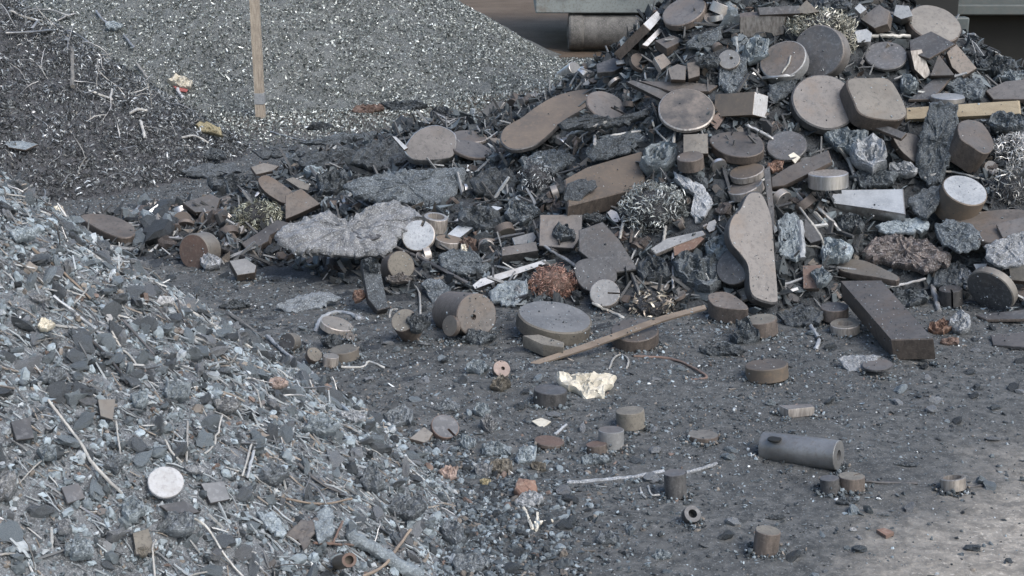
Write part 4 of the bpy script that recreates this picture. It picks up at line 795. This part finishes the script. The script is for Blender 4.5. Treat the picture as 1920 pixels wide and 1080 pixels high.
# foot of the heap, centre and left
P([(677, 488), (695, 481), (711, 496), (728, 577), (708, 582), (690, 560)], (.1, .4, .9), 10, 'slagdark', 'dark ridged slab leaning under the slag sheet', 'darkside', name='slag_slab'); S(697, 498, 36, 36, 'slag', 'grey slag lump on top of the dark ridged slab'); S(672, 555, 26, 26, 'rust', 'small rusty lump left of the dark ridged slab')
D(752, 497, 27, 25, (.7, .2), 16, 'olive', 'dark brown round under the white notched disc', 'rustside'); S(748, 523, 60, 20, 'mauve', 'flat brown scrap under the dark brown round')
SP([(822, 481), (850, 468), (890, 475), (922, 500), (910, 516), (860, 516), (825, 501)], 'slag', 'speckled slag slab under the shiny brown disc', 12)
R([(737, 461), (800, 490), (882, 534)], 3.5, 'darkwire', 'long dark rod running down from the white notched disc', 'metal_rod')
SP([(790, 531), (820, 520), (850, 540), (832, 566), (808, 571)], 'slag', 'grey green slag slab behind the holed cylinder', 8)
P([(940, 464), (1005, 453), (1009, 470), (941, 480)], (0, .6, .8), 14, 'mauve', 'mauve grey bar over the white flat bar', 'darkside', name='steel_bar')
R([(1018, 460), (1080, 498)], 3.5, 'wire', 'straight grey rod right of the mauve grey bar', 'metal_rod')
SP([(915, 546), (940, 530), (990, 522), (991, 571), (950, 576), (920, 566)], 'slagblue', 'bluish slag slab left of the red swarf ball', 12); S(972, 553, 24, 30, 'slagpale', 'pale bluish lump touching the red swarf ball')
P([(885, 535), (900, 523), (1024, 486), (1029, 493), (916, 532), (890, 542)], (0, .6, .8), 5, 'white', 'white flat bar with a dark tip above the holed cylinder', 'darkside', name='steel_bar')
B(1038, 533, 92, 74, [(.3, .17, .13), (.45, .3, .25), (.16, .11, .09)], [4, 2, 2], 'reddish brown ball of fine swarf', 520, 10, core='rust')
P([(1077, 497), (1100, 484), (1136, 488), (1156, 510), (1150, 531), (1110, 546), (1085, 531)], (0, .5, .85), 8, 'dark', 'dark rounded plate right of the red swarf ball', 'darkside', sm=True)
D(1134, 549, 28, 26, (0, 1), 6, 'grey', 'grey washer with a hole and a slot before the dark rounded plate', name='steel_washer', slot=(-.05, .2, .06))
R([(1112, 568), (1140, 582), (1170, 596)], 3, 'palewire', 'pale wire curving under the slotted washer'); R([(1262, 475), (1262, 545)], 3, 'wire', 'grey upright wire behind the pale chip clump'); R([(1245, 540), (1255, 528), (1272, 524), (1286, 527)], 2, 'wire', 'hooked wire right of the grey upright wire')
B(1222, 574, 90, 66, [(.6, .55, .45), (.16, .14, .12), (.05, .045, .04), (.35, .3, .25)], [3, 3, 3, 2], 'clump of pale and dark chips above the wooden slat', 150, 12, wd=.2, turns=(.2, .6))
D(756, 600, 24, 20, (-.4, .5), 26, 'olive', 'dark olive round on the ground left of the holed cylinder', 'rustside', name='steel_cylinder'); S(785, 606, 50, 34, 'slagdark', 'dark slag lump left against the holed cylinder')
R([(775, 533), (786, 550), (788, 592)], 2.2, 'palewire', 'pale hooked wire above the dark olive round'); R([(730, 596), (733, 582), (746, 580)], 2, 'palewire', 'tiny pale wire loop on the dark olive round')
D(894, 591, 41, 37, (.75, -.25), 50, 'mauve', 'cylinder lying with a small hole in its pale face', 'rustside', name='steel_cylinder', hole=(.13, .1, -.15)); D(843, 611, 20, 14, (-.95, .2), 7, 'tan', 'small tan disc leaning on the holed cylinder', 'rustside'); S(895, 632, 70, 30, 'slag', 'blue grey slag rubble under the holed cylinder')
D(1041, 593, 70, 29, (.14, .99), 26, 'grey', 'big grit covered disc in front of the red swarf ball', 'olive')
P([(980, 629), (1010, 627), (1058, 642), (1056, 651), (1018, 646)], (0, .88, .45), 22, 'olive', 'half plate propped under the big grit covered disc', 'olive')
D(1190, 618, 45, 22, (0, 1), 22, 'mauve', 'brown round lying under the wooden slat', 'rustside', name='steel_cylinder')
P([(1328, 552), (1360, 547), (1386, 560), (1403, 577), (1388, 580), (1355, 577), (1335, 570)], (0, .85, .52), 28, 'brown', 'rounded brown block at the upper end of the wooden slat', 'rustside', name='steel_block', sm=True)
P([(960, 691), (1100, 643), (1240, 592), (1321, 571), (1325, 578), (1245, 601), (1110, 651), (968, 696)], (0, .7, .7), 3, 'oldwood', 'long weathered wooden slat leaning on the brown round', 'oldwood', name='wood_strip', cap=.25)
D(1426, 598, 30, 10, (0, 1), 28, 'olive', 'grey brown stub right of the rounded brown block', 'rustside', name='steel_cylinder'); S(1396, 628, 66, 54, 'slag', 'slag lump before the grey brown stub'); S(1352, 658, 84, 26, 'slagdark', 'low dark slag flakes left of the slag lump')
R([(592, 622), (600, 600), (625, 586), (655, 588), (677, 600)], 4, 'pale', 'pale curved rim arching over the small tan disc', 'metal_strip'); D(632, 606, 31, 12, (.2, .97), 12, 'tan', 'small tan disc under the pale curved rim', 'cutside'); D(657, 632, 8, 8, (.3, 1), 3, 'dark', 'tiny dark washer between the tan discs', name='steel_washer', hole=(.4, 0, 0))
S(622, 641, 44, 26, 'slagdark', 'dark slag lump between the two tan discs'); D(645, 654, 27, 9, (0, 1), 18, 'olive', 'tan rimmed round below the tiny dark washer', 'tan', name='steel_cylinder')
D(538, 642, 18, 15, (-.85, -.05), 12, 'dark', 'dark round with a tan rim on edge by the debris pile', 'tan', name='steel_cylinder'); D(590, 664, 15, 12, (.5, .5), 8, 'olive', 'little brown disc left of the small tan stub', 'rustside'); D(621, 667, 15, 5, (0, 1), 18, 'tan', 'small tan stub beside the tan rimmed round', 'cutside', name='steel_cylinder')
SP([(512, 575), (560, 555), (620, 545), (645, 560), (600, 580), (540, 590)], 'slagmid', 'low slag mound on the ground under the slag sheet', 8); S(438, 572, 60, 20, 'slag', 'flat grey slag bit on the ground near the pile edge')
R([(640, 688), (680, 688), (692, 678), (721, 690)], 2.2, 'palewire', 'zigzag white wire before the tan rimmed round')
# open ground
D(941, 691, 17, 15, (.4, .6), 5, 'pink', 'pinkish washer standing at the lower end of the slat', name='steel_washer', hole=(.22, .1, .1), side='rustside'); S(896, 690, 46, 30, 'slagblue', 'pale blue slag lump left of the pinkish washer'); S(938, 722, 40, 32, 'olive', 'brown lump under the pinkish washer')
D(1032, 730, 31, 10, (0, 1), 26, 'dark', 'dark round left of the cream cloth', 'darkside', name='steel_cylinder')
SP([(1043, 697), (1060, 700), (1095, 704), (1130, 703), (1157, 708), (1150, 723), (1134, 733), (1136, 749), (1115, 745), (1098, 754), (1085, 738), (1070, 729), (1052, 723), (1042, 712)], 'cream', 'crumpled cream cloth lying on the dark ground', 16, (0, .7, .7), name='cloth_rag', amp=1, rough=.6)
R([(1142, 692), (1150, 673), (1165, 665), (1178, 675), (1175, 692)], 2, 'palewire', 'pale wire loop above the cream cloth'); R([(1188, 668), (1255, 672), (1300, 690), (1325, 708), (1295, 712)], 2.5, 'rust', 'rusty hooked wire on the ground right of the cream cloth')
D(1437, 683, 40, 11, (0, 1), 26, 'brown', 'brown disc lying alone on open ground before the heavy bar', 'blocky')
P([(1461, 760), (1520, 757), (1527, 763), (1478, 768)], (0, .9, .4), 16, 'mauve', 'short flat bar with a bright side on the open ground', 'cutside', name='steel_bar')
D(1318, 814, 29, 9, (0, 1), 8, 'tan', 'thin tan disc lying flat left of the pipe', 'rustside')
D(1181, 769, 27, 8, (0, 1), 32, 'olive', 'olive brown stub standing below the cream cloth', 'olive', name='steel_cylinder'); D(1146, 805, 24, 7, (.1, 1), 34, 'mauve', 'grey stub standing beside the olive brown stub', 'grey', name='steel_cylinder'); D(1118, 832, 20, 6, (0, 1), 16, 'rust', 'small rusty stub left of the grey stub', 'rustside', name='steel_cylinder')
P([(997, 789), (1015, 783), (1033, 790), (1016, 803)], (0, .85, .5), 2, 'cream', 'cream paper scrap lying above the rusty flat disc', 'cream', name='paper_scrap'); D(1030, 826, 29, 10, (0, 1), 7, 'rust', 'rusty flat disc below the cream paper scrap', 'rustside'); R([(1040, 815), (1062, 796)], 3, 'pale', 'pale twin strip beside the cream paper scrap', 'metal_strip')
D(835, 799, 27, 21, (.3, .7), 7, 'dark', 'dark slotted disc at the edge of the debris pile', 'rust', slot=(-1.0, .3, .1)); P([(768, 822), (795, 800), (812, 812), (800, 831)], (0, .7, .7), 6, 'tan', 'pale tan offcut left of the dark slotted disc', name='steel_block'); S(750, 785, 60, 40, 'slagmid', 'grey slag lump above the pale tan offcut')
D(1573, 854, 29, 10, (1, -.13), 142, 'pipe', 'short grey pipe lying on the open ground', 'pipe', name='steel_pipe', hole=(.36, 0, 0))
D(1555, 896, 18, 6, (0, 1), 26, 'dark', 'small grey stub under the right end of the pipe', 'darkside', name='steel_cylinder'); D(1597, 892, 24, 8, (0, 1), 24, 'olive', 'brown stub with a slit below the pipe', 'rustside', name='steel_cylinder', slot=(1.2, .25, .08))
R([(1622, 903), (1720, 907)], 3, 'darkwire', 'dark thin bar right of the brown slit stub', 'metal_rod'); D(1786, 895, 23, 6, (0, 1), 22, 'tan', 'tan rimmed ring at the edge of the bare concrete', 'cutside', name='steel_ring', hole=(.72, 0, 0)); R([(1815, 913), (1862, 908)], 3, 'darkwire', 'dark bar right of the tan rimmed ring', 'metal_rod')
D(1440, 994, 24, 9, (.1, 1), 42, 'olive', 'olive stub standing near the lower edge right of the centre', 'rustside', name='steel_cylinder'); P([(1643, 993), (1658, 989), (1676, 997), (1661, 1004)], (0, .85, .5), 7, 'orange', 'red brick bit on the bare concrete', 'rust', name='brick_fragment')
S(1600, 993, 17, 8, 'white', 'white pebble left of the red brick bit', name='pebble'); S(1590, 940, 50, 14, 'slagdark', 'flat dark slag bit below the brown slit stub'); S(1700, 870, 60, 10, 'slagdark', 'thin dark slag flake right of the pipe'); S(1455, 970, 40, 10, 'slagdark', 'thin dark flake behind the olive stub')
R([(1063, 906), (1130, 900), (1190, 894), (1245, 884)], 4, 'slagpale', 'long pale stick left of the dark standing stub', 'wooden_stick'); R([(1288, 886), (1312, 880), (1345, 869)], 3.5, 'slagpale', 'short pale stick right of the dark standing stub', 'wooden_stick')
D(1265, 886, 21, 7, (0, 1), 44, 'dark', 'dark stub standing between the two pale sticks', 'darkside', name='steel_cylinder')
R([(1200, 915), (1204, 926), (1212, 934)], 2, 'palewire', 'left one of two little white wires below the long pale stick'); R([(1215, 911), (1222, 928), (1237, 928)], 2, 'palewire', 'right one of two little white wires below the long pale stick')
D(1299, 963, 17, 15, (.5, .5), 8, 'dark', 'dark ring below the dark standing stub', 'darkside', name='steel_ring', hole=(.5, 0, 0))
_pp = NAMES['steel_pipe'][0]
D(1452, 822, 13, 4.5, (0, 1), 3, 'black_steel_shade', None, 'black_steel_shade', name='notch_shade'); _n = NAMES.pop('notch_shade')[0]; del _n['category']  # black disc on the pipe, painting the dark hollow of a notch
bpy.context.view_layer.update(); _n.parent = _pp; _n.matrix_parent_inverse = _pp.matrix_world.inverted()
# debris at the edge of the pile
for x, y, w_, h_, m, l in [(875, 832, 38, 32, 'slagblue', 'blue slag lump right of the dark slotted disc'), (903, 770, 44, 32, 'slagblue', 'blue slag lump above the bottle shaped lump'), (930, 842, 78, 36, 'slagblue', 'wide blue slag lump at the edge of the pile'), (985, 856, 54, 38, 'slagblue', 'blue slag lump right of the wide blue lump'),
    (918, 798, 34, 36, 'slagmauve', 'mauve grey bottle shaped lump near the pile edge'), (940, 876, 54, 34, 'olive', 'brown olive lump between the blue slag lumps'), (1010, 876, 36, 22, 'olive', 'olive dome shaped lump right of the brown olive lump'), (908, 884, 40, 30, 'slagpale', 'pale rounded lump left of the brown olive lump'),
    (842, 888, 40, 28, 'pink', 'pink crumbly lump at the edge of the pile'), (912, 905, 26, 18, 'yellow', 'small yellowish lump left of the orange rusty dome'), (965, 905, 40, 26, 'slagblue', 'blue slag lump above the orange rusty dome'), (1112, 862, 70, 24, 'slagblue', 'pale blue slag lump under the small rusty stub'), (840, 762, 50, 24, 'slagmid', 'slag lump behind the dark slotted disc'), (1140, 1010, 60, 30, 'slagmid', 'slag lump on the lower edge left of the dark ring'), (1240, 1040, 40, 20, 'slagblue', 'small blue slag lump near the lower edge')]:
    S(x, y, w_, h_, m, l)
S(985, 919, 56, 38, 'orange', 'orange rusty dome at the foot of the debris pile', name='rusty_dome', rough=.15, prof=1.2, amp=.3); S(996, 938, 60, 32, 'slagpale', 'pale slag lump under the orange rusty dome')
R([(982, 952), (990, 970), (1000, 994)], 3, 'cream', 'cream stick standing below the orange rusty dome', 'wooden_stick'); R([(1002, 982), (1037, 977)], 4, 'cream', 'lying cream stick right of the standing cream stick', 'wooden_stick'); R([(1008, 962), (1006, 994)], 3, 'cream', 'thinnest cream stick crossing the lying cream stick', 'wooden_stick')
# on the debris pile
D(311, 903, 33, 29, (.15, .7), 4, 'white', 'round white disc lying on the debris pile', 'white')
for x, y, w_, h_, m, l in [(263, 748, 42, 40, 'slagblue', 'round pale blue lump above the sticks on the debris pile'), (90, 850, 44, 34, 'slagblue', 'pale blue lump left of the white disc'), (330, 735, 70, 40, 'slagblue', 'wide blue lump right of the round pale blue lump'), (250, 955, 50, 44, 'slagblue', 'blue lump below left of the white disc'), (150, 1030, 60, 44, 'slagblue', 'blue grey lump near the lower left corner'), (120, 985, 36, 30, 'slagpale', 'pale lump above the blue grey corner lump'),
    (330, 985, 70, 50, 'slagmid', 'grey slag lump under the white disc'), (365, 880, 40, 18, 'slagpale', 'pale oval lump touching the white disc'), (268, 1036, 32, 22, 'olive', 'tan lump in the lower left of the pile'), (12, 915, 50, 56, 'slagmauve', 'mottled mauve lump at the left edge of the debris pile'), (100, 705, 60, 34, 'slagmid', 'grey lump on the left upper part of the debris pile'), (510, 890, 60, 44, 'slagmid', 'grey lump right of the twin pale sticks'), (600, 800, 70, 40, 'slagblue', 'blue slag patch on the right slope of the pile'), (660, 780, 50, 24, 'slagpale', 'pale slag flake near the right edge of the pile'), (760, 950, 70, 46, 'slagmid', 'grey slag lump left of the orange rusty dome'), (700, 900, 60, 44, 'slagmid', 'large slag lump on the right slope of the pile'), (850, 1000, 60, 50, 'slagmid', 'grey slag lump at the bottom of the pile near the cream sticks'), (880, 1060, 70, 40, 'slagmid', 'slag lump at the lower edge right of the blue log'), (215, 870, 40, 34, 'slagmid', 'grey lump above left of the white disc'), (430, 760, 60, 30, 'slagmauve', 'mauve grey lump on the upper middle of the pile'), (520, 720, 40, 26, 'pink', 'pinkish lump on the middle slope of the pile'), (75, 560, 40, 18, 'slagmauve', 'mottled mauve lump on the upper left of the pile'), (85, 610, 36, 24, 'cream', 'cream lump on the left of the debris pile'), (105, 395, 36, 20, 'cream', 'cream lump at the upper edge of the debris pile'), (45, 440, 70, 30, 'slagblue', 'blue slag patch near the top of the pile'), (310, 565, 40, 20, 'white', 'white bit near the ridge of the debris pile')]:
    S(x, y, w_, h_, m, l, rough=.5)
for q, m, l in [([(185, 750), (215, 748), (212, 786), (189, 781)], 'tan', 'tan square chip beside the round pale blue lump'), ([(20, 790), (55, 782), (63, 820), (30, 826)], 'dark', 'dark square plate on the left of the debris pile'), ([(115, 915), (150, 905), (161, 935), (125, 946)], 'dark', 'dark plate left below the white disc'), ([(375, 905), (420, 900), (433, 936), (398, 945)], 'grey', 'grey flat chip right of the white disc'), ([(300, 950), (345, 938), (375, 960), (330, 968)], 'dark', 'dark flat plate just under the white disc'), ([(250, 1000), (280, 990), (290, 1035), (255, 1040)], 'olive', 'olive plate above the tan lump')]:
    P(q, (.3, .6, .75), 4, m, l, 'darkside', wob=1.5)
SP([(535, 1000), (565, 975), (598, 970), (591, 1000), (570, 1036), (555, 1010)], 'mauve', 'brown flat flake near the lower middle of the pile', 5, (.3, .6, .75)); SP([(585, 976), (610, 948), (626, 956), (626, 1000), (596, 1023)], 'slagblue', 'pale blue slab right of the brown flat flake', 8, (.3, .6, .75)); SP([(480, 961), (511, 960), (541, 1000), (531, 1011), (496, 986)], 'slagblue', 'pale blue slab left of the brown flat flake', 8, (.3, .6, .75))
for q, rr, m, l in [([(315, 547), (360, 585), (420, 621), (502, 672)], 4, 'palewire', 'long pale stick along the ridge of the debris pile'), ([(430, 588), (494, 636)], 6, 'grime', 'grey stick just behind the long pale ridge stick'), ([(330, 545), (372, 574)], 4, 'pale', 'short stick behind the upper end of the ridge stick'), ([(500, 630), (545, 670), (600, 715)], 5, 'slagpale', 'pale strip below the end of the ridge stick'), ([(640, 760), (690, 800), (735, 830)], 5, 'slagblue', 'blue grey strip on the right edge of the pile'),
    ([(90, 750), (150, 830), (175, 870), (229, 926)], 4, 'palewire', 'long bent pale rod above the white disc'), ([(217, 790), (226, 852)], 3, 'palewire', 'upright pale rod right of the tan square chip'), ([(352, 790), (350, 866)], 3, 'palewire', 'upright thin rod above right of the white disc'), ([(310, 825), (322, 848), (341, 868)], 3, 'palewire', 'short bent rod just above the white disc'), ([(480, 832), (472, 862), (463, 896)], 4, 'pale', 'left of the twin pale sticks on the pile'), ([(473, 828), (464, 860), (454, 893)], 3, 'palewire', 'thinner twin beside the left twin pale stick'), ([(340, 963), (385, 985), (420, 1040), (456, 1082)], 3, 'palewire', 'long thin rod running down below the white disc'),
    ([(60, 465), (120, 512), (170, 560)], 3.5, 'oldwood', 'brown stick on the upper part of the debris pile'), ([(150, 620), (200, 665), (240, 720)], 3.5, 'darkwire', 'dark stick on the left middle of the debris pile'), ([(230, 600), (290, 665)], 3, 'darkwire', 'thin dark stick right of the dark stick'), ([(100, 555), (170, 610), (200, 640)], 4, 'pale', 'pale stick above the dark stick on the pile'), ([(290, 1080), (286, 1030), (292, 1012)], 3, 'palewire', 'pale rod standing at the lower edge of the pile'), ([(770, 992), (722, 1058), (680, 1082)], 4.5, 'oldwood', 'tan stick crossing the blue log at the lower edge'), ([(588, 1018), (668, 1022)], 3.5, 'rust', 'rusty lying rod at the bottom of the pile'), ([(642, 978), (624, 1018)], 3.5, 'rust', 'rusty upright rod at the bottom of the pile'), ([(560, 870), (600, 905), (640, 925)], 4, 'darkwire', 'dark stick on the right slope of the pile'), ([(535, 935), (600, 945), (660, 935)], 3, 'oldwood', 'brownish stick above the pale blue slab')]:
    R(q, rr * .72, m, l, 'metal_rod' if 'rod' in l else 'wooden_stick')
R([(655, 1000), (700, 1030), (790, 1082)], 13, 'slagblue', 'thick pale blue crusted log at the lower edge', 'crusted_log', wob=.14); D(655, 1050, 14, 18, (1, .2), 30, 'rust', 'rusty pipe stub left of the pale blue log', 'blocky', name='steel_pipe', hole=(.6, 0, 0))
# ================================================================ loose pieces filling the heaps: one object each
def protos_obj(kind, n):
    out = []
    for i in range(n):
        if kind == 'slag':
            V, Fc = ico2(); V2, F2 = [], []; o = rng.uniform(0, 50, 3)
            V = V * (1 + np.array([.55 * noise.noise(Vector(v * 1.3 + o)) + .4 * noise.noise(Vector(v * 3.5 + o)) + .1 * rng.normal() for v in V]))[:, None] * np.array([1, rng.uniform(.55, .85), rng.uniform(.25, .5)]); fs = [tuple(f) for f in Fc]; sm = 25
        elif kind == 'plate':
            k = rng.integers(4, 9); a = np.arange(k) * 2 * math.pi / k + rng.uniform(-.25, .25, k); r = rng.uniform(.75, 1.05, k); x, y = np.cos(a) * r, np.sin(a) * r * rng.uniform(.5, .9); t = rng.uniform(.08, .22)
            V = np.r_[np.c_[x * .96, y * .96, np.full(k, t)], np.c_[x, y, np.full(k, t * .8)], np.c_[x, y, np.full(k, -t)]]
            fs = [tuple(range(k)), tuple(range(3 * k - 1, 2 * k - 1, -1))] + [(l * k + k + s, l * k + k + (s + 1) % k, l * k + (s + 1) % k, l * k + s) for l in range(2) for s in range(k)]; sm = 25
        elif kind == 'disc':
            k = 28; a = np.arange(k) * 2 * math.pi / k; x, y = np.cos(a), np.sin(a); t = rng.uniform(.12, .5)
            V = np.r_[np.c_[x * .96, y * .96, np.full(k, t)], np.c_[x, y, np.full(k, t - .04)], np.c_[x, y, np.full(k, -t)]]
            fs = [tuple(range(k)), tuple(range(3 * k - 1, 2 * k - 1, -1))] + [(l * k + k + s, l * k + k + (s + 1) % k, l * k + (s + 1) % k, l * k + s) for l in range(2) for s in range(k)]; sm = 30
        else:
            b = rng.uniform(-.3, .3); V, fs = tube(np.array([(t, b * (1 - t * t), .1 * math.sin(3 * t + i)) for t in np.linspace(-1, 1, 12)]) + rng.normal(size=(12, 3)) * [0, .02, .012] * rng.uniform(.2, 1.6), rng.uniform(.018, .036), 6, .1); V = np.array(V); sm = 50
        out.append((V, fs, sm))
    return out
def sprinkle(kind, name, mats, sides, n, h, box, lo, hi, label, group, off, flat, maskskip=True, zmin=.02, p=2.2):
    pr = protos_obj(kind, 6); ms = {}
    Pp, Nn = spread(h, n * 40, *box, zmin=zmin); x, y, d = proj(Pp - CAM); ok = (x > -20) & (x < 1940) & (y > -20) & (y < 1100) & (np.abs(buf(TERR, x, y) - d) < .12)
    szc = sizes(len(Pp), lo, hi, p)
    if maskskip:
        rp = szc * F / d * (.8 if kind != 'rod' else .75)
        for k in range(9): ok &= ~buf(MASK, x + (rp * math.cos(k * .785) if k < 8 else 0), y + (rp * math.sin(k * .785) if k < 8 else 0))
    idx = np.argwhere(ok)[:, 0]; big = idx[np.argsort(-szc[idx])]; idx = np.r_[big[:n // 2], rng.permutation(big[n // 2:])[:n - n // 2]]; sz = szc[idx]; M = rots(Nn[idx], flat)
    for q, i in enumerate(idx):
        k = (int(rng.integers(len(pr))), int(rng.integers(len(mats))))
        if k not in ms:
            V, fs, sm = pr[k[0]]; o = mesh_obj(name, V, fs, [MATS_N for MATS_N in ([mats[k[1]], sides[k[1] % len(sides)]] if sides else [mats[k[1]]])], origin=np.zeros(3), fm=([0] + [1] * (len(fs) - 1)) if sides else None, smooth=sm); ms[k] = o
        else: o = ms[k].copy(); COL.objects.link(o); o.name = name
        r = M[q]; s = sz[q]; o.rotation_euler = __import__('mathutils').Matrix(r.tolist()).to_euler(); o.scale = (s, s, s); o.location = Pp[i] + Nn[i] * s * off
        tag(o, label, name.split('_')[-1], group)
hb = (-2.1, 3.2, 5.0, 7.6)
sprinkle('slag', 'slag_lump', ['slag', 'slagdark', 'slagdark', 'slagblue', 'slagrust'], None, 270, h_scrap, hb, .035, .13, 'small rough slag lump wedged between the larger offcuts of the scrap heap', 'small slag lumps filling the scrap heap', .25, .5)
sprinkle('plate', 'steel_offcut', ['mauve', 'dark', 'brown', 'dark', 'grey'], ['rustside', 'darkside', 'cutside', 'steel'], 240, h_scrap, hb, .028, .095, 'small angular steel offcut half buried between the larger pieces of the scrap heap', 'small angular offcuts filling the scrap heap', .35, .35)
sprinkle('disc', 'small_disc', ['mauve', 'dark', 'brown', 'tan'], ['rustside', 'cutside', 'steel'], 60, h_scrap, hb, .025, .06, 'small round slug half buried between the larger pieces of the scrap heap', 'small round slugs filling the scrap heap', .4, .35)
sprinkle('rod', 'thin_rod', ['wire', 'darkwire', 'palewire'], None, 130, h_scrap, hb, .05, .2, 'thin loose rod caught between the offcuts of the scrap heap', 'thin rods caught in the scrap heap', .1, .6)
pb = (-2.4, .1, 2.2, 5)
sprinkle('slag', 'slag_chunk', ['slagblue', 'slagpale', 'slagblue', 'slagmid', 'slagmid'], None, 290, h_pile, pb, .015, .032, 'small slag chunk lying loose among the crumbs of the foreground debris pile', 'slag chunks on the debris pile', .3, .5)
sprinkle('plate', 'metal_flake', ['grey', 'slagblue', 'slagpale', 'mauve', 'slagblue'], None, 110, h_pile, pb, .007, .0145, 'small metal flake lying loose among the crumbs of the foreground debris pile', 'metal flakes on the debris pile', .5, .65)
sprinkle('rod', 'loose_stick', ['wire', 'grime', 'palewire', 'darkwire', 'slagpale'], None, 120, h_pile, pb, .03, .085, 'thin loose stick lying on the slope of the foreground debris pile', 'thin sticks on the debris pile', .12, .8)
sprinkle('rod', 'bare_wire', ['wire', 'palewire', 'wire'], None, 90, h_swarf, (-3.8, -1.8, 6.6, 9.2), .04, .13, 'thin bare wire sticking out among the curls of the dark turnings heap', 'bare wires in the turnings heap', .12, .45)
gb = (-1.6, 2.6, 2.9, 6.2)
sprinkle('slag', 'slag_bit', ['slagdark', 'slag', 'slagblue', 'slagpale'], None, 130, lambda X, Y: np.where(h_ground(X, Y) >= H(X, Y) - 1e-6, h_ground(X, Y), -1), gb, .008, .026, 'small slag bit lying loose on the open dirt ground', 'slag bits on the open ground', .2, .7, zmin=-.5, p=2.6)

# grit that has settled on top of the pieces
n = 20000; x = rng.uniform(250, 1900, n); y = rng.uniform(40, 720, n); d = buf(DB, x, y); ok = buf(MASK, x, y) & (d < buf(TERR, x, y) + .02) & (rng.uniform(size=n) < np.where(y > 500, .9, .22)); x, y, d = x[ok], y[ok], d[ok]
Pp = CAM + ray(x, y) * d[:, None]; up = np.tile([0, -.5, .85], (len(Pp), 1))
V, T, C = scatter([(LP, Pp, sizes(len(Pp), .0015, .006, 2.6), up, .4, tints(len(Pp), [1.5, 2, 2, 2, .5, .8, .1, 1]))]); tag(np_mesh('settled_grit', V, T, ['lumps'], C), 'fine slag grit settled on top of the steel offcuts', 'grit', None, 'stuff')
# dirt drifted against the feet of pieces on the open ground
Q = []
for nm in ('steel_cylinder', 'steel_disc', 'steel_ring', 'steel_pipe', 'steel_bar', 'steel_washer', 'steel_block'):
    for o in NAMES.get(nm, []):
        if o.location.z > .12 or o.location.y > 5.9: continue
        vs_ = np.array([(v.co.x + o.location.x, v.co.y + o.location.y, v.co.z + o.location.z) for v in o.data.vertices]); c2 = vs_.mean(0)
        lowv = vs_[vs_[:, 2] < vs_[:, 2].min() + .35 * np.ptp(vs_[:, 2]) + .004]; k = 150
        s_ = lowv[rng.integers(0, len(lowv), k)]; out_ = s_[:, :2] - c2[:2]; out_ /= np.linalg.norm(out_, axis=1)[:, None] + 1e-6
        p2 = s_[:, :2] + out_ * rng.exponential(.008, (k, 1)) + rng.normal(size=(k, 2)) * .006; Q.append(np.c_[p2, H(p2[:, 0], p2[:, 1]) + rng.exponential(.0035, k)])
Q = np.vstack(Q); V, T, C = scatter([(LP, Q, sizes(len(Q), .003, .010, 2.4), np.tile([0, 0, 1.], (len(Q), 1)), .3, tints(len(Q), [.5, 1.6, 3.4, 3, .8, .05, .1, .15]))]); tag(np_mesh('drifted_dirt', V, T, ['lumps'], C), 'dark dirt and grit drifted round the feet of the loose stubs', 'dirt', None, 'stuff')
# every kind that comes more than once shares a group
for nm, L in NAMES.items():
    if len(L) > 1:
        for o in L: o['group'] = o.get('group') or nm.replace('_', ' ') + ' pieces around the scrap yard'
